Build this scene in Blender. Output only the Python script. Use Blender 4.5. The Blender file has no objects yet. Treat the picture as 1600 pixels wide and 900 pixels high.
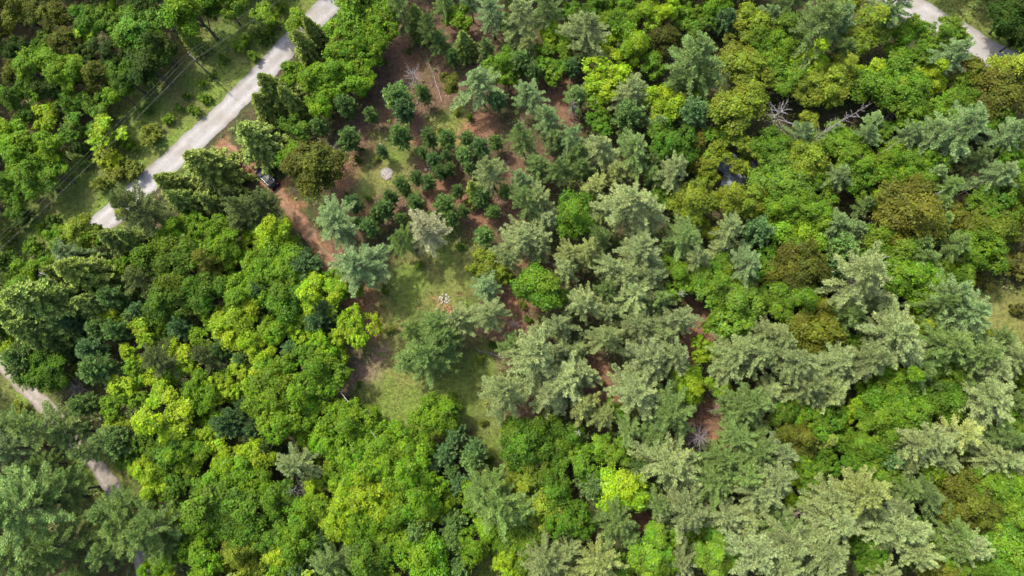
import bpy, bmesh, math, random
import numpy as np
from mathutils import Vector, Matrix, Quaternion

SC = bpy.context.scene
COL = SC.collection
RNG = np.random.default_rng(11)
random.seed(5)

# ------------------------------------------------------------------ camera
H = 110.0                                   # drone height above the ground, metres
F = 1070.0                                  # focal length in pixels of a 1600 px wide frame
d_cam = Vector((70.0, -190.0, -F)).normalized()      # where straight-down falls in the frame
Q = d_cam.rotation_difference(Vector((0, 0, -1)))
cam = bpy.data.objects.new('camera', bpy.data.cameras.new('camera'))
COL.objects.link(cam)
cam.location = (0, 0, H)
cam.rotation_mode = 'QUATERNION'
cam.rotation_quaternion = Q
cam.data.sensor_width = 36.0
cam.data.lens = 36.0 * F / 1600.0
cam.data.clip_end = 3000
SC.camera = cam
SC.render.resolution_x, SC.render.resolution_y = 1024, 576

def at(u, v, z=0.0):
    """world point at height z seen at pixel (u, v) of the 1600x900 photograph"""
    d = Q @ Vector((u - 800.0, 450.0 - v, -F))
    t = (z - H) / d.z
    return Vector((d.x * t, d.y * t, z))

# ------------------------------------------------------------------ light
SUN_EL = math.radians(58)
SUN_AZ = math.radians(-46)                  # the sun stands up-left of the frame
sv = Vector((math.sin(SUN_AZ) * math.cos(SUN_EL), math.cos(SUN_AZ) * math.cos(SUN_EL), math.sin(SUN_EL)))
world = bpy.data.worlds.new('World')
SC.world = world
world.use_nodes = True
wn = world.node_tree
wn.nodes.clear()
sky = wn.nodes.new('ShaderNodeTexSky')
sky.sky_type = 'NISHITA'
sky.sun_disc = False
sky.sun_elevation = SUN_EL
sky.sun_rotation = SUN_AZ % (2 * math.pi)
sky.dust_density = 4.0
sky.ozone_density = 0.6
bg = wn.nodes.new('ShaderNodeBackground')
bg.inputs[1].default_value = 0.15
wo = wn.nodes.new('ShaderNodeOutputWorld')
wn.links.new(sky.outputs[0], bg.inputs[0])
wn.links.new(bg.outputs[0], wo.inputs[0])
sun = bpy.data.objects.new('sun', bpy.data.lights.new('sun', 'SUN'))
COL.objects.link(sun)
sun.data.energy = 2.05
sun.data.angle = math.radians(2.5)
sun.data.color = (1.0, 0.94, 0.82)
sun.location = sv * 200
sun.rotation_mode = 'QUATERNION'
sun.rotation_quaternion = (-sv).to_track_quat('-Z', 'Y')
SC.view_settings.view_transform = 'Standard'
SC.view_settings.look = 'None'
SC.view_settings.gamma = 1.0
SC.view_settings.exposure = 2.18
try:
    SC.cycles.max_bounces = 6
    SC.cycles.diffuse_bounces = 3
    SC.cycles.transmission_bounces = 4
    SC.cycles.use_denoising = True
except Exception:
    pass

# ------------------------------------------------------------------ materials
def lin(c):
    return tuple(((x / 255.0) / 12.92 if x / 255.0 < 0.04045 else ((x / 255.0 + 0.055) / 1.055) ** 2.4) for x in c)

def new_mat(name):
    m = bpy.data.materials.new(name)
    m.use_nodes = True
    m.node_tree.nodes.clear()
    return m, m.node_tree.nodes, m.node_tree.links

def foliage_mat(name, translucency, rough=0.6, spec=0.25, from_attr=False):
    m, N, L = new_mat(name)
    out = N.new('ShaderNodeOutputMaterial')
    tint = N.new('ShaderNodeAttribute'); tint.attribute_name = 'tint'       # x: value, y: warm shift
    sep = N.new('ShaderNodeSeparateXYZ')
    L.new(tint.outputs['Vector'], sep.inputs[0])
    if from_attr:
        src = N.new('ShaderNodeAttribute'); src.attribute_name = 'leafcol'
    else:
        src = N.new('ShaderNodeObjectInfo')
    hsv = N.new('ShaderNodeHueSaturation')
    L.new(src.outputs['Color'], hsv.inputs['Color'])
    L.new(sep.outputs['X'], hsv.inputs['Value'])
    L.new(sep.outputs['Y'], hsv.inputs['Hue'])
    L.new(sep.outputs['Z'], hsv.inputs['Saturation'])
    p = N.new('ShaderNodeBsdfPrincipled')
    p.inputs['Roughness'].default_value = rough
    p.inputs['Specular IOR Level'].default_value = spec
    L.new(hsv.outputs[0], p.inputs['Base Color'])
    t = N.new('ShaderNodeBsdfTranslucent')
    L.new(hsv.outputs[0], t.inputs['Color'])
    mx = N.new('ShaderNodeMixShader'); mx.inputs[0].default_value = translucency
    L.new(p.outputs[0], mx.inputs[1]); L.new(t.outputs[0], mx.inputs[2])
    L.new(mx.outputs[0], out.inputs[0])
    return m

def noisy_mat(name, c1, c2, scale=3.0, rough=0.9, bump=0.0, detail=6.0, spec=0.2, c3=None, scale3=0.4):
    m, N, L = new_mat(name)
    out = N.new('ShaderNodeOutputMaterial')
    tc = N.new('ShaderNodeTexCoord')
    nz = N.new('ShaderNodeTexNoise')
    nz.inputs['Scale'].default_value = scale
    nz.inputs['Detail'].default_value = detail
    L.new(tc.outputs['Object'], nz.inputs['Vector'])
    r = N.new('ShaderNodeValToRGB')
    r.color_ramp.elements[0].position = 0.34; r.color_ramp.elements[0].color = (*c1, 1)
    r.color_ramp.elements[1].position = 0.66; r.color_ramp.elements[1].color = (*c2, 1)
    L.new(nz.outputs['Fac'], r.inputs[0])
    col = r.outputs[0]
    if c3:
        n3 = N.new('ShaderNodeTexNoise'); n3.inputs['Scale'].default_value = scale3; n3.inputs['Detail'].default_value = 5
        L.new(tc.outputs['Object'], n3.inputs['Vector'])
        r3 = N.new('ShaderNodeValToRGB')
        r3.color_ramp.elements[0].position = 0.48; r3.color_ramp.elements[1].position = 0.62
        L.new(n3.outputs['Fac'], r3.inputs[0])
        mx = N.new('ShaderNodeMixRGB'); mx.inputs[2].default_value = (*c3, 1)
        L.new(r3.outputs[0], mx.inputs[0]); L.new(col, mx.inputs[1])
        col = mx.outputs[0]
    p = N.new('ShaderNodeBsdfPrincipled')
    p.inputs['Roughness'].default_value = rough
    p.inputs['Specular IOR Level'].default_value = spec
    L.new(col, p.inputs['Base Color'])
    if bump:
        b = N.new('ShaderNodeBump'); b.inputs['Strength'].default_value = bump; b.inputs['Distance'].default_value = 0.1
        L.new(nz.outputs['Fac'], b.inputs['Height']); L.new(b.outputs[0], p.inputs['Normal'])
    L.new(p.outputs[0], out.inputs[0])
    return m

def plain_mat(name, c, rough=0.5, metal=0.0, spec=0.5, coat=0.0):
    m, N, L = new_mat(name)
    out = N.new('ShaderNodeOutputMaterial')
    p = N.new('ShaderNodeBsdfPrincipled')
    p.inputs['Base Color'].default_value = (*c, 1)
    p.inputs['Roughness'].default_value = rough
    p.inputs['Metallic'].default_value = metal
    p.inputs['Specular IOR Level'].default_value = spec
    p.inputs['Coat Weight'].default_value = coat
    L.new(p.outputs[0], out.inputs[0])
    return m

M_LEAF = foliage_mat('leaf', 0.36, 0.65, 0.12)
M_NEEDLE = foliage_mat('needle', 0.25, 0.6, 0.15)
M_UNDER = foliage_mat('undergrowth_leaf', 0.3, from_attr=True)
M_BARK = noisy_mat('bark', (0.036, 0.029, 0.021), (0.075, 0.062, 0.046), 6.0)
M_DEAD = noisy_mat('dead_wood', (0.085, 0.078, 0.074), (0.16, 0.148, 0.14), 4.0)
M_PALEDEAD = noisy_mat('bleached_wood', (0.13, 0.122, 0.114), (0.25, 0.235, 0.22), 4.0)
M_GRAVEL = noisy_mat('pale_gravel', (0.142, 0.137, 0.131), (0.198, 0.192, 0.184), 7.0, 0.95, 0.5, 10.0, c3=(0.145, 0.134, 0.12), scale3=0.35)
M_LANE = noisy_mat('lane_dirt', (0.115, 0.1, 0.085), (0.165, 0.15, 0.134), 2.2, 0.95, 0.4, 9.0, c3=(0.13, 0.11, 0.085), scale3=0.5)
M_TRACK = noisy_mat('needle_soil', (0.085, 0.045, 0.026), (0.15, 0.086, 0.052), 2.5, 0.95, 0.5, 9.0, c3=(0.085, 0.06, 0.036), scale3=0.5)

def add_wear(m):
    """paler packed wheel tracks, darker loose shoulders"""
    N, L = m.node_tree.nodes, m.node_tree.links
    p = [n for n in N if n.type == 'BSDF_PRINCIPLED'][0]
    src = p.inputs['Base Color'].links[0].from_socket
    a = N.new('ShaderNodeAttribute'); a.attribute_name = 'wear'
    r = N.new('ShaderNodeMapRange')
    r.inputs['From Min'].default_value = -1; r.inputs['From Max'].default_value = 1
    r.inputs['To Min'].default_value = 0.62; r.inputs['To Max'].default_value = 1.14
    L.new(a.outputs['Fac'], r.inputs['Value'])
    mm = N.new('ShaderNodeMixRGB'); mm.blend_type = 'MULTIPLY'; mm.inputs[0].default_value = 1.0
    L.new(src, mm.inputs[1]); L.new(r.outputs[0], mm.inputs[2]); L.new(mm.outputs[0], p.inputs['Base Color'])
for m_ in (M_GRAVEL, M_LANE, M_TRACK):
    add_wear(m_)

# ------------------------------------------------------------------ mesh helpers
def mesh_from(name, V, Fq, mat, tint=None, leafcol=None, smooth=False):
    """V (n,3); Fq (m,4) or (m,3) int array; tint (n,3) per vertex"""
    me = bpy.data.meshes.new(name)
    V = np.ascontiguousarray(V, dtype=np.float32)
    Fq = np.ascontiguousarray(Fq, dtype=np.int32)
    k = Fq.shape[1]
    me.vertices.add(len(V)); me.vertices.foreach_set('co', V.ravel())
    me.loops.add(Fq.size); me.loops.foreach_set('vertex_index', Fq.ravel())
    me.polygons.add(len(Fq))
    me.polygons.foreach_set('loop_start', np.arange(0, Fq.size, k, dtype=np.int32))
    if smooth:
        me.polygons.foreach_set('use_smooth', np.ones(len(Fq), dtype=bool))
    me.update(calc_edges=True)
    if tint is not None:
        a = me.attributes.new('tint', 'FLOAT_VECTOR', 'POINT')
        a.data.foreach_set('vector', np.ascontiguousarray(tint, dtype=np.float32).ravel())
    if leafcol is not None:
        a = me.attributes.new('leafcol', 'FLOAT_COLOR', 'POINT')
        c = np.ones((len(V), 4), dtype=np.float32); c[:, :3] = leafcol
        a.data.foreach_set('color', c.ravel())
    me.materials.append(mat)
    return me

def nrm(a):
    return a / np.maximum(np.linalg.norm(a, axis=-1, keepdims=True), 1e-9)

def leaf_quads(P, Nn, size, rng, aspect=0.75):
    """rhombic leaves at P facing Nn"""
    n = len(P)
    r = nrm(rng.normal(size=(n, 3)))
    a = nrm(np.cross(Nn, r)); b = np.cross(Nn, a)
    s = np.asarray(size).reshape(-1, 1) * rng.uniform(0.7, 1.3, (n, 1))
    bend = Nn * s * 0.18
    V = np.stack([P - a * s - bend, P - b * s * aspect + bend, P + a * s - bend, P + b * s * aspect + bend], 1)
    return V.reshape(-1, 3), np.arange(4 * n).reshape(-1, 4)

def needle_quads(P, D, ln, w, rng):
    """slim blades from P along D"""
    n = len(P)
    up = nrm(np.array([0, 0, 1.0]) + rng.normal(scale=0.55, size=(n, 3)))
    side = nrm(np.cross(D, up))
    l = np.asarray(ln).reshape(-1, 1) * rng.uniform(0.7, 1.25, (n, 1))
    w = np.asarray(w).reshape(-1, 1) * rng.uniform(0.7, 1.3, (n, 1))
    V = np.stack([P, P + D * l * 0.45 + side * w, P + D * l, P + D * l * 0.45 - side * w], 1)
    return V.reshape(-1, 3), np.arange(4 * n).reshape(-1, 4)

def tube_arrays(paths, sides=5):
    """paths: list of (points (k,3), radii (k,))"""
    Vs, Fs, off = [], [], 0
    for pts, rad in paths:
        pts = np.asarray(pts, float); k = len(pts)
        t = nrm(np.gradient(pts, axis=0))
        ref = np.array([1.0, 0.13, 0.0]) if abs(t[0, 2]) > 0.7 else np.array([0, 0.1, 1.0])
        a = nrm(np.cross(t, ref)); b = np.cross(t, a)
        ang = np.arange(sides) * 2 * math.pi / sides
        ring = pts[:, None] + np.asarray(rad)[:, None, None] * (np.cos(ang)[None, :, None] * a[:, None] + np.sin(ang)[None, :, None] * b[:, None])
        Vs.append(ring.reshape(-1, 3))
        i = np.arange(k - 1)[:, None] * sides; j = np.arange(sides)[None]; j2 = (j + 1) % sides
        Fs.append(np.stack([i + j, i + j2, i + sides + j2, i + sides + j], -1).reshape(-1, 4) + off)
        off += k * sides
    return np.concatenate(Vs), np.concatenate(Fs)

def tube_mesh(name, paths, mat, sides=5):
    V, Fq = tube_arrays(paths, sides)
    return mesh_from(name, V, Fq, mat, smooth=True)

def link(name, me, parent=None):
    o = bpy.data.objects.new(name, me)
    COL.objects.link(o)
    if parent is not None:
        o.parent = parent
    return o

def thing(name, label, cat, loc=(0, 0, 0), rotz=0.0, group=None, me=None):
    o = bpy.data.objects.new(name, me)
    COL.objects.link(o)
    o.location = loc
    o.rotation_euler = (0, 0, rotz)
    if me is None:
        o.empty_display_size = 0.3
    o['label'] = label
    o['category'] = cat
    if group:
        o['group'] = group
    return o

# ------------------------------------------------------------------ ground
class Blobs:
    def __init__(self, items):
        self.c = np.array([[*at(u, v)[:2], r / 9.6] for u, v, r in items])
    def w(self, X, Y, soft=0.45):
        out = np.zeros_like(X)
        for x, y, r in self.c:
            d = np.hypot(X - x, Y - y) / r
            out = np.maximum(out, np.clip((1.0 + soft - d) / (2 * soft), 0, 1))
        return out

def seg(u0, v0, u1, v1, r, n=8):
    return [(u0 + (u1 - u0) * i / (n - 1), v0 + (v1 - v0) * i / (n - 1), r) for i in range(n)]

LITTER = [(610, 60, 50), (600, 110, 50), (600, 150, 50), (570, 205, 45), (650, 190, 50), (540, 290, 34), (690, 130, 45), (740, 200, 45), (640, 20, 40),
          (700, 290, 60), (760, 330, 45), (700, 60, 45), (800, 350, 40), (540, 390, 36), (760, 60, 45), (880, 160, 40), (820, 260, 40), (850, 130, 40), (760, 140, 40),
          (760, 540, 40), (790, 520, 40), (1090, 520, 40), (810, 660, 30), (840, 450, 45), (940, 590, 35), (1115, 660, 40), (1380, 770, 25), (1250, 810, 24), (1540, 265, 30), (620, 310, 50)]
SOIL = seg(435, 290, 470, 345, 9) + seg(470, 345, 500, 385, 10) + seg(500, 385, 522, 415, 14) + seg(560, 450, 580, 500, 20) + [
        (745, 205, 28), (815, 432, 26), (830, 485, 28), (945, 585, 22), (1115, 630, 18), (1118, 690, 20), (1010, 805, 16), (1487, 742, 26), (750, 338, 24),
        (1095, 520, 25), (700, 297, 22), (655, 215, 20), (545, 275, 22), (555, 320, 24), (1545, 265, 15), (640, 95, 22), (1130, 800, 16), (370, 240, 14), (390, 262, 14),
        (880, 150, 16), (600, 420, 16), (795, 410, 14), (695, 470, 14)]
GRASS = [(620, 600, 58), (600, 640, 48), (650, 640, 50), (580, 605, 34), (625, 545, 40), (600, 500, 30), (680, 440, 45), (705, 480, 40), (650, 465, 45), (700, 405, 45),
         (612, 262, 42), (595, 285, 30), (640, 300, 20), (770, 690, 30), (775, 730, 24), (760, 885, 26), (1560, 490, 45), (1580, 540, 50), (1530, 715, 34), (705, 195, 24), (720, 180, 20),
         (740, 560, 34), (720, 620, 40)]
VERGE = seg(470, 10, 100, 370, 42, 16) + seg(430, 5, 330, 90, 46, 8) + seg(300, 120, 60, 330, 40, 10) + seg(90, 380, -40, 490, 40, 6) + seg(1470, -10, 1640, 80, 34, 8) + [(30, 400, 60), (165, 790, 40), (120, 735, 30), (40, 620, 40)]
TAN = [(1540, 478, 26), (1560, 505, 26), (1585, 490, 18), (296, 100, 30), (565, 555, 24), (545, 590, 22), (590, 480, 20), (655, 395, 22), (745, 440, 16), (275, 140, 20), (590, 270, 16), (600, 540, 24)]
BRUSH = [(560, 572, 26), (538, 596, 20), (580, 545, 18)]
b_lit, b_soil, b_grass, b_verge, b_tan, b_brush = map(Blobs, (LITTER, SOIL, GRASS, VERGE, TAN, BRUSH))

_ph = RNG.uniform(0, 6.28, 40); _kx = RNG.normal(size=40); _ky = RNG.normal(size=40)
def wob(X, Y, scale, lo, n=8):
    """cheap smooth noise in about -1..1"""
    s = 0
    for i in range(lo, lo + n):
        s = s + np.sin((X * _kx[i] + Y * _ky[i]) / scale + _ph[i])
    return s / math.sqrt(n)

def hgt(X, Y):
    return 0.16 * wob(X, Y, 9.0, 0) + 0.05 * wob(X, Y, 2.6, 10)

def ground_z(x, y):
    return float(hgt(np.array(x), np.array(y)))

def axis(lo, hi, step, far):
    core = np.arange(lo, hi + 1e-6, step)
    a = [lo - d for d in (1.5, 4, 9, 20, 45, 100, 220, far)][::-1]
    b = [hi + d for d in (1.5, 4, 9, 20, 45, 100, 220, far)]
    return np.array(a + list(core) + b)

gx = axis(-100, 92, 0.5, 520); gy = axis(-40, 84, 0.5, 520)
GX, GY = np.meshgrid(gx, gy)
GZ = hgt(GX, GY)
warpx = GX + 1.5 * wob(GX, GY, 2.2, 20) + 0.5 * wob(GX, GY, 0.7, 5); warpy = GY + 1.5 * wob(GX, GY, 2.2, 30) + 0.5 * wob(GX, GY, 0.7, 15)
def over(base, c, w):
    return base * (1 - w[..., None]) + np.array(c) * w[..., None]
n1 = np.clip(0.5 + 0.5 * wob(GX, GY, 1.4, 3), 0, 1)
base = over(np.tile(np.array((0.064, 0.055, 0.028)), (*GX.shape, 1)), (0.045, 0.062, 0.02), n1)
base = over(base, (0.125, 0.08, 0.054), b_lit.w(warpx, warpy) * 0.9)
vg = b_verge.w(warpx, warpy, 0.6)
base = over(base, (0.125, 0.19, 0.034), vg * 0.9)
base = over(base, (0.15, 0.135, 0.055), vg * np.clip(wob(GX, GY, 1.7, 12), 0, 1) * 0.5)
gr = b_grass.w(warpx, warpy, 0.5)
base = over(base, (0.115, 0.165, 0.034), gr)
base = over(base, (0.16, 0.15, 0.055), gr * np.clip(wob(GX, GY, 1.3, 18) * 0.9, 0, 1) * 0.5)
base = over(base, (0.18, 0.16, 0.065), b_tan.w(warpx, warpy, 0.7) * 0.5)
base = over(base, (0.23, 0.125, 0.07), b_soil.w(warpx, warpy, 0.6) * (0.55 + 0.45 * n1))
base = over(base, (0.19, 0.135, 0.1), b_brush.w(warpx, warpy, 0.6) * 0.9) * 0.55

mg, N, L = new_mat('forest_floor')
o_ = N.new('ShaderNodeOutputMaterial'); p_ = N.new('ShaderNodeBsdfPrincipled')
a_ = N.new('ShaderNodeAttribute'); a_.attribute_name = 'soil'
tc_ = N.new('ShaderNodeTexCoord')
n_ = N.new('ShaderNodeTexNoise'); n_.inputs['Scale'].default_value = 1.6; n_.inputs['Detail'].default_value = 12; n_.inputs['Roughness'].default_value = 0.75
L.new(tc_.outputs['Object'], n_.inputs['Vector'])
rm = N.new('ShaderNodeValToRGB')
rm.color_ramp.elements[0].position = 0.3; rm.color_ramp.elements[0].color = (0.35, 0.35, 0.36, 1)
rm.color_ramp.elements[1].position = 0.72; rm.color_ramp.elements[1].color = (1.75, 1.68, 1.6, 1)
L.new(n_.outputs['Fac'], rm.inputs[0])
mm = N.new('ShaderNodeMixRGB'); mm.blend_type = 'MULTIPLY'; mm.inputs[0].default_value = 1.0
L.new(a_.outputs['Color'], mm.inputs[1]); L.new(rm.outputs[0], mm.inputs[2])
L.new(mm.outputs[0], p_.inputs['Base Color'])
p_.inputs['Roughness'].default_value = 0.95; p_.inputs['Specular IOR Level'].default_value = 0.1
bp = N.new('ShaderNodeBump'); bp.inputs['Strength'].default_value = 0.9; bp.inputs['Distance'].default_value = 0.25
L.new(n_.outputs['Fac'], bp.inputs['Height']); L.new(bp.outputs[0], p_.inputs['Normal'])
L.new(p_.outputs[0], o_.inputs[0])
ny, nx = GX.shape
idx = np.arange(nx * ny).reshape(ny, nx)
Fg = np.stack([idx[:-1, :-1], idx[:-1, 1:], idx[1:, 1:], idx[1:, :-1]], -1).reshape(-1, 4)
me = mesh_from('ground', np.stack([GX, GY, GZ], -1).reshape(-1, 3), Fg, mg, smooth=True)
ca = me.attributes.new('soil', 'FLOAT_COLOR', 'POINT')
cc = np.ones((nx * ny, 4), np.float32); cc[:, :3] = base.reshape(-1, 3)
ca.data.foreach_set('color', cc.ravel())
link('ground', me)['kind'] = 'structure'

def strip(name, pix, width, mat, z0=0.03, edge=0.25, crown=0.06, world_pts=None):
    """a road sheet along the pixels pix, laid on the ground"""
    P = np.array([at(u, v)[:2] for u, v in pix]) if world_pts is None else np.array(world_pts)
    # resample with a smooth curve
    t = np.concatenate([[0], np.cumsum(np.linalg.norm(np.diff(P, axis=0), axis=1))])
    s = np.arange(0, t[-1], 0.5)
    C = np.stack([np.interp(s, t, P[:, k]) for k in (0, 1)], 1)
    ker = np.ones(17) / 17
    Cp = np.pad(C, ((8, 8), (0, 0)), mode='reflect', reflect_type='odd')
    C = np.stack([np.convolve(Cp[:, k], ker, 'valid') for k in (0, 1)], 1)
    T = nrm(np.gradient(C, axis=0)); Nn = np.stack([-T[:, 1], T[:, 0]], 1)
    m = 13
    w = np.linspace(-1, 1, m)
    half = width / 2 + np.zeros((len(C), 2))
    half[:, 0] += edge * (wob(C[:, 0], C[:, 1], 0.9, 2) * 0.6 + wob(C[:, 0], C[:, 1], 0.35, 12) * 0.4)
    half[:, 1] += edge * (wob(C[:, 0], C[:, 1], 0.8, 22) * 0.6 + wob(C[:, 0], C[:, 1], 0.3, 8) * 0.4)
    hw = np.where(w[None] < 0, half[:, :1], half[:, 1:])
    XY = C[:, None] + Nn[:, None] * (w[None] * hw)[..., None]
    Z = hgt(XY[..., 0], XY[..., 1]) + z0 + crown * (1 - w[None] ** 2) - 0.03 * np.exp(-((np.abs(w[None]) - 0.45) / 0.12) ** 2)
    V = np.concatenate([XY, Z[..., None]], -1)
    ii = np.arange(len(C) * m).reshape(len(C), m)
    Fq = np.stack([ii[:-1, :-1], ii[1:, :-1], ii[1:, 1:], ii[:-1, 1:]], -1).reshape(-1, 4)
    me = mesh_from(name, V.reshape(-1, 3), Fq, mat, smooth=True)
    wear = np.exp(-((np.abs(w) - 0.46) / 0.17) ** 2)[None] * (0.75 + 0.25 * wob(C[:, 0], C[:, 1], 3.0, 4))[:, None] - 0.9 * np.clip(np.abs(w) - 0.72, 0, 1)[None] / 0.28
    a = me.attributes.new('wear', 'FLOAT', 'POINT')
    a.data.foreach_set('value', np.ascontiguousarray(wear, dtype=np.float32).ravel())
    o = link(name, me)
    o['kind'] = 'structure'
    return C

road_l = strip('gravel_road', [(620, -95), (560, -35), (503, 18), (430, 93), (345, 182), (250, 268), (165, 346), (80, 424), (0, 505), (-90, 590)], 4.2, M_GRAVEL, edge=0.2)
road_r = strip('gravel_road', [(1290, -65), (1360, -22), (1425, 13), (1520, 68), (1600, 112), (1690, 160)], 4.7, M_GRAVEL, edge=0.2)
lane = strip('dirt_lane', [(-60, 520), (0, 562), (40, 605), (78, 640), (122, 690), (160, 738), (190, 785), (215, 840), (228, 900), (232, 960)], 2.6, M_LANE, edge=0.2)
track = strip('dirt_track', [(352, 225), (385, 252), (428, 288), (462, 335), (492, 378), (520, 412), (545, 445)], 1.9, M_TRACK, edge=0.7, crown=0.03)

# pond glimpsed between the crowns
pm = noisy_mat('pond_water', (0.07, 0.085, 0.09), (0.15, 0.175, 0.19), 0.8, 0.12, 0.1, 8, 0.5)
pc = at(1146, 268); k = 40
ang = np.arange(k) * 2 * math.pi / k
rr = 2.7 + 0.5 * np.sin(3 * ang + 1) + 0.5 * np.sin(5 * ang)
V = np.stack([pc.x + rr * np.cos(ang), pc.y + rr * 1.05 * np.sin(ang), np.full(k, 0.42)], 1)
V = np.concatenate([V, [[pc.x, pc.y, 0.42]]])
link('pond', mesh_from('pond', V, np.array([[i, (i + 1) % k, k] for i in range(k)]), pm))['kind'] = 'structure'

# ------------------------------------------------------------------ crown prototypes
def tint_for(n, rng, v=(0.75, 1.25), warm=0.012, base_v=None, base_h=None):
    """per leaf natural variation -> repeated on its four vertices"""
    val = rng.uniform(*v, n) * (1 if base_v is None else base_v)
    hue = 0.5 + rng.normal(scale=warm * 0.6, size=n) + (0 if base_h is None else base_h)
    sat = np.clip(rng.normal(1.0, 0.06, n), 0.8, 1.2)
    return np.repeat(np.stack([val, hue, sat], 1), 4, axis=0)

def wiggle_trunk(h, r0, rng, top=1.0, lean=0.03):
    z = np.linspace(-0.3, h * top, 8)
    w = np.cumsum(rng.normal(scale=lean * h / 8, size=(8, 2)), 0); w[0] = 0
    return np.column_stack([w, z]), r0 * (1 - 0.88 * np.linspace(0, 1, 8))

def broadleaf(seed, R, h, lobes=10, clumps=16, leaves=80, leaf=0.17, depth=0.55, openness=0.0, lobe_r=0.42, sub=0.2):
    rng = np.random.default_rng(seed)
    tp, tr = wiggle_trunk(h, 0.055 * R + 0.05, rng, 0.8)
    ch = h * depth                                  # crown depth
    zc = h - ch * 0.62
    limbs = [(tp, tr)]
    P, Nn, bv, bh = [], [], [], []
    cents = []
    tries = 0
    while len(cents) < lobes and tries < 400:
        tries += 1
        a = rng.uniform(0, 2 * math.pi); e = math.asin(rng.uniform(-0.35, 1.0))
        rad = (0.62 + 0.14 * rng.normal()) if len(cents) else 0.1
        c = np.array([math.cos(a) * math.cos(e) * R * rad, math.sin(a) * math.cos(e) * R * rad, zc + math.sin(e) * ch * 0.5 * (rad if len(cents) else 3.5)])
        if all(np.linalg.norm((c - d) * np.array([1, 1, R / ch])) > R * lobe_r * 0.75 for d in cents):
            cents.append(c)
    for c in cents:
        lr = R * lobe_r * rng.uniform(0.7, 1.2)
        lv = rng.uniform(0.8, 1.18); lh = rng.normal(scale=0.007)
        k = rng.uniform(0.35, 0.7)
        st = tp[int(k * 7)]
        mid = (st + c) / 2 + np.array([0, 0, -0.25 * R * 0.3])
        limbs.append((np.array([st, mid, c]), np.array([0.022 * R + 0.02, 0.014 * R + 0.015, 0.012])))
        for _ in range(clumps):
            d = nrm(rng.normal(size=3) * np.array([1, 1, 0.9]) + np.array([c[0] / R, c[1] / R, 0.55]) * 0.8)
            q = c + d * lr * np.array([1, 1, 0.85]) * rng.uniform(0.72, 1.08)
            if rng.random() < openness:
                continue
            cr = R * sub * rng.uniform(0.7, 1.25)
            n = int(leaves * rng.uniform(0.7, 1.2))
            dd = nrm(rng.normal(size=(n, 3)) + np.array([0, 0, 0.35]))
            rad = cr * rng.uniform(0.15, 1.0, (n, 1)) ** 0.6 * rng.choice([1.0, 1.0, 1.5], (n, 1))
            ax_ = nrm(np.array([d[0], d[1], 0.25]) + rng.normal(scale=0.7, size=3))        # a spray reaching outwards
            off_ = dd * rad
            P.append(q + off_ * np.array([1, 1, 0.62]) + ax_ * (off_ @ ax_)[:, None] * rng.uniform(0.05, 0.48))
            Nn.append(nrm(dd * 0.6 + d * 0.35 + np.array([0, 0, 0.55]) + rng.normal(scale=0.45, size=(n, 3))))
            cv = lv * rng.uniform(0.84, 1.16)
            bv.append(np.full(n, cv)); bh.append(np.full(n, lh + rng.normal(scale=0.006)))
    P = np.concatenate(P); Nn = np.concatenate(Nn); bv = np.concatenate(bv); bh = np.concatenate(bh)
    V, Fq = leaf_quads(P, Nn, leaf * np.exp(rng.normal(scale=0.28, size=len(P))), rng)
    return dict(R=R, h=h, crown=mesh_from('broadleaf_crown', V, Fq, M_LEAF, tint_for(len(P), rng, base_v=bv, base_h=bh)),
                trunk=tube_mesh('broadleaf_trunk', limbs, M_BARK, 5))

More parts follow.
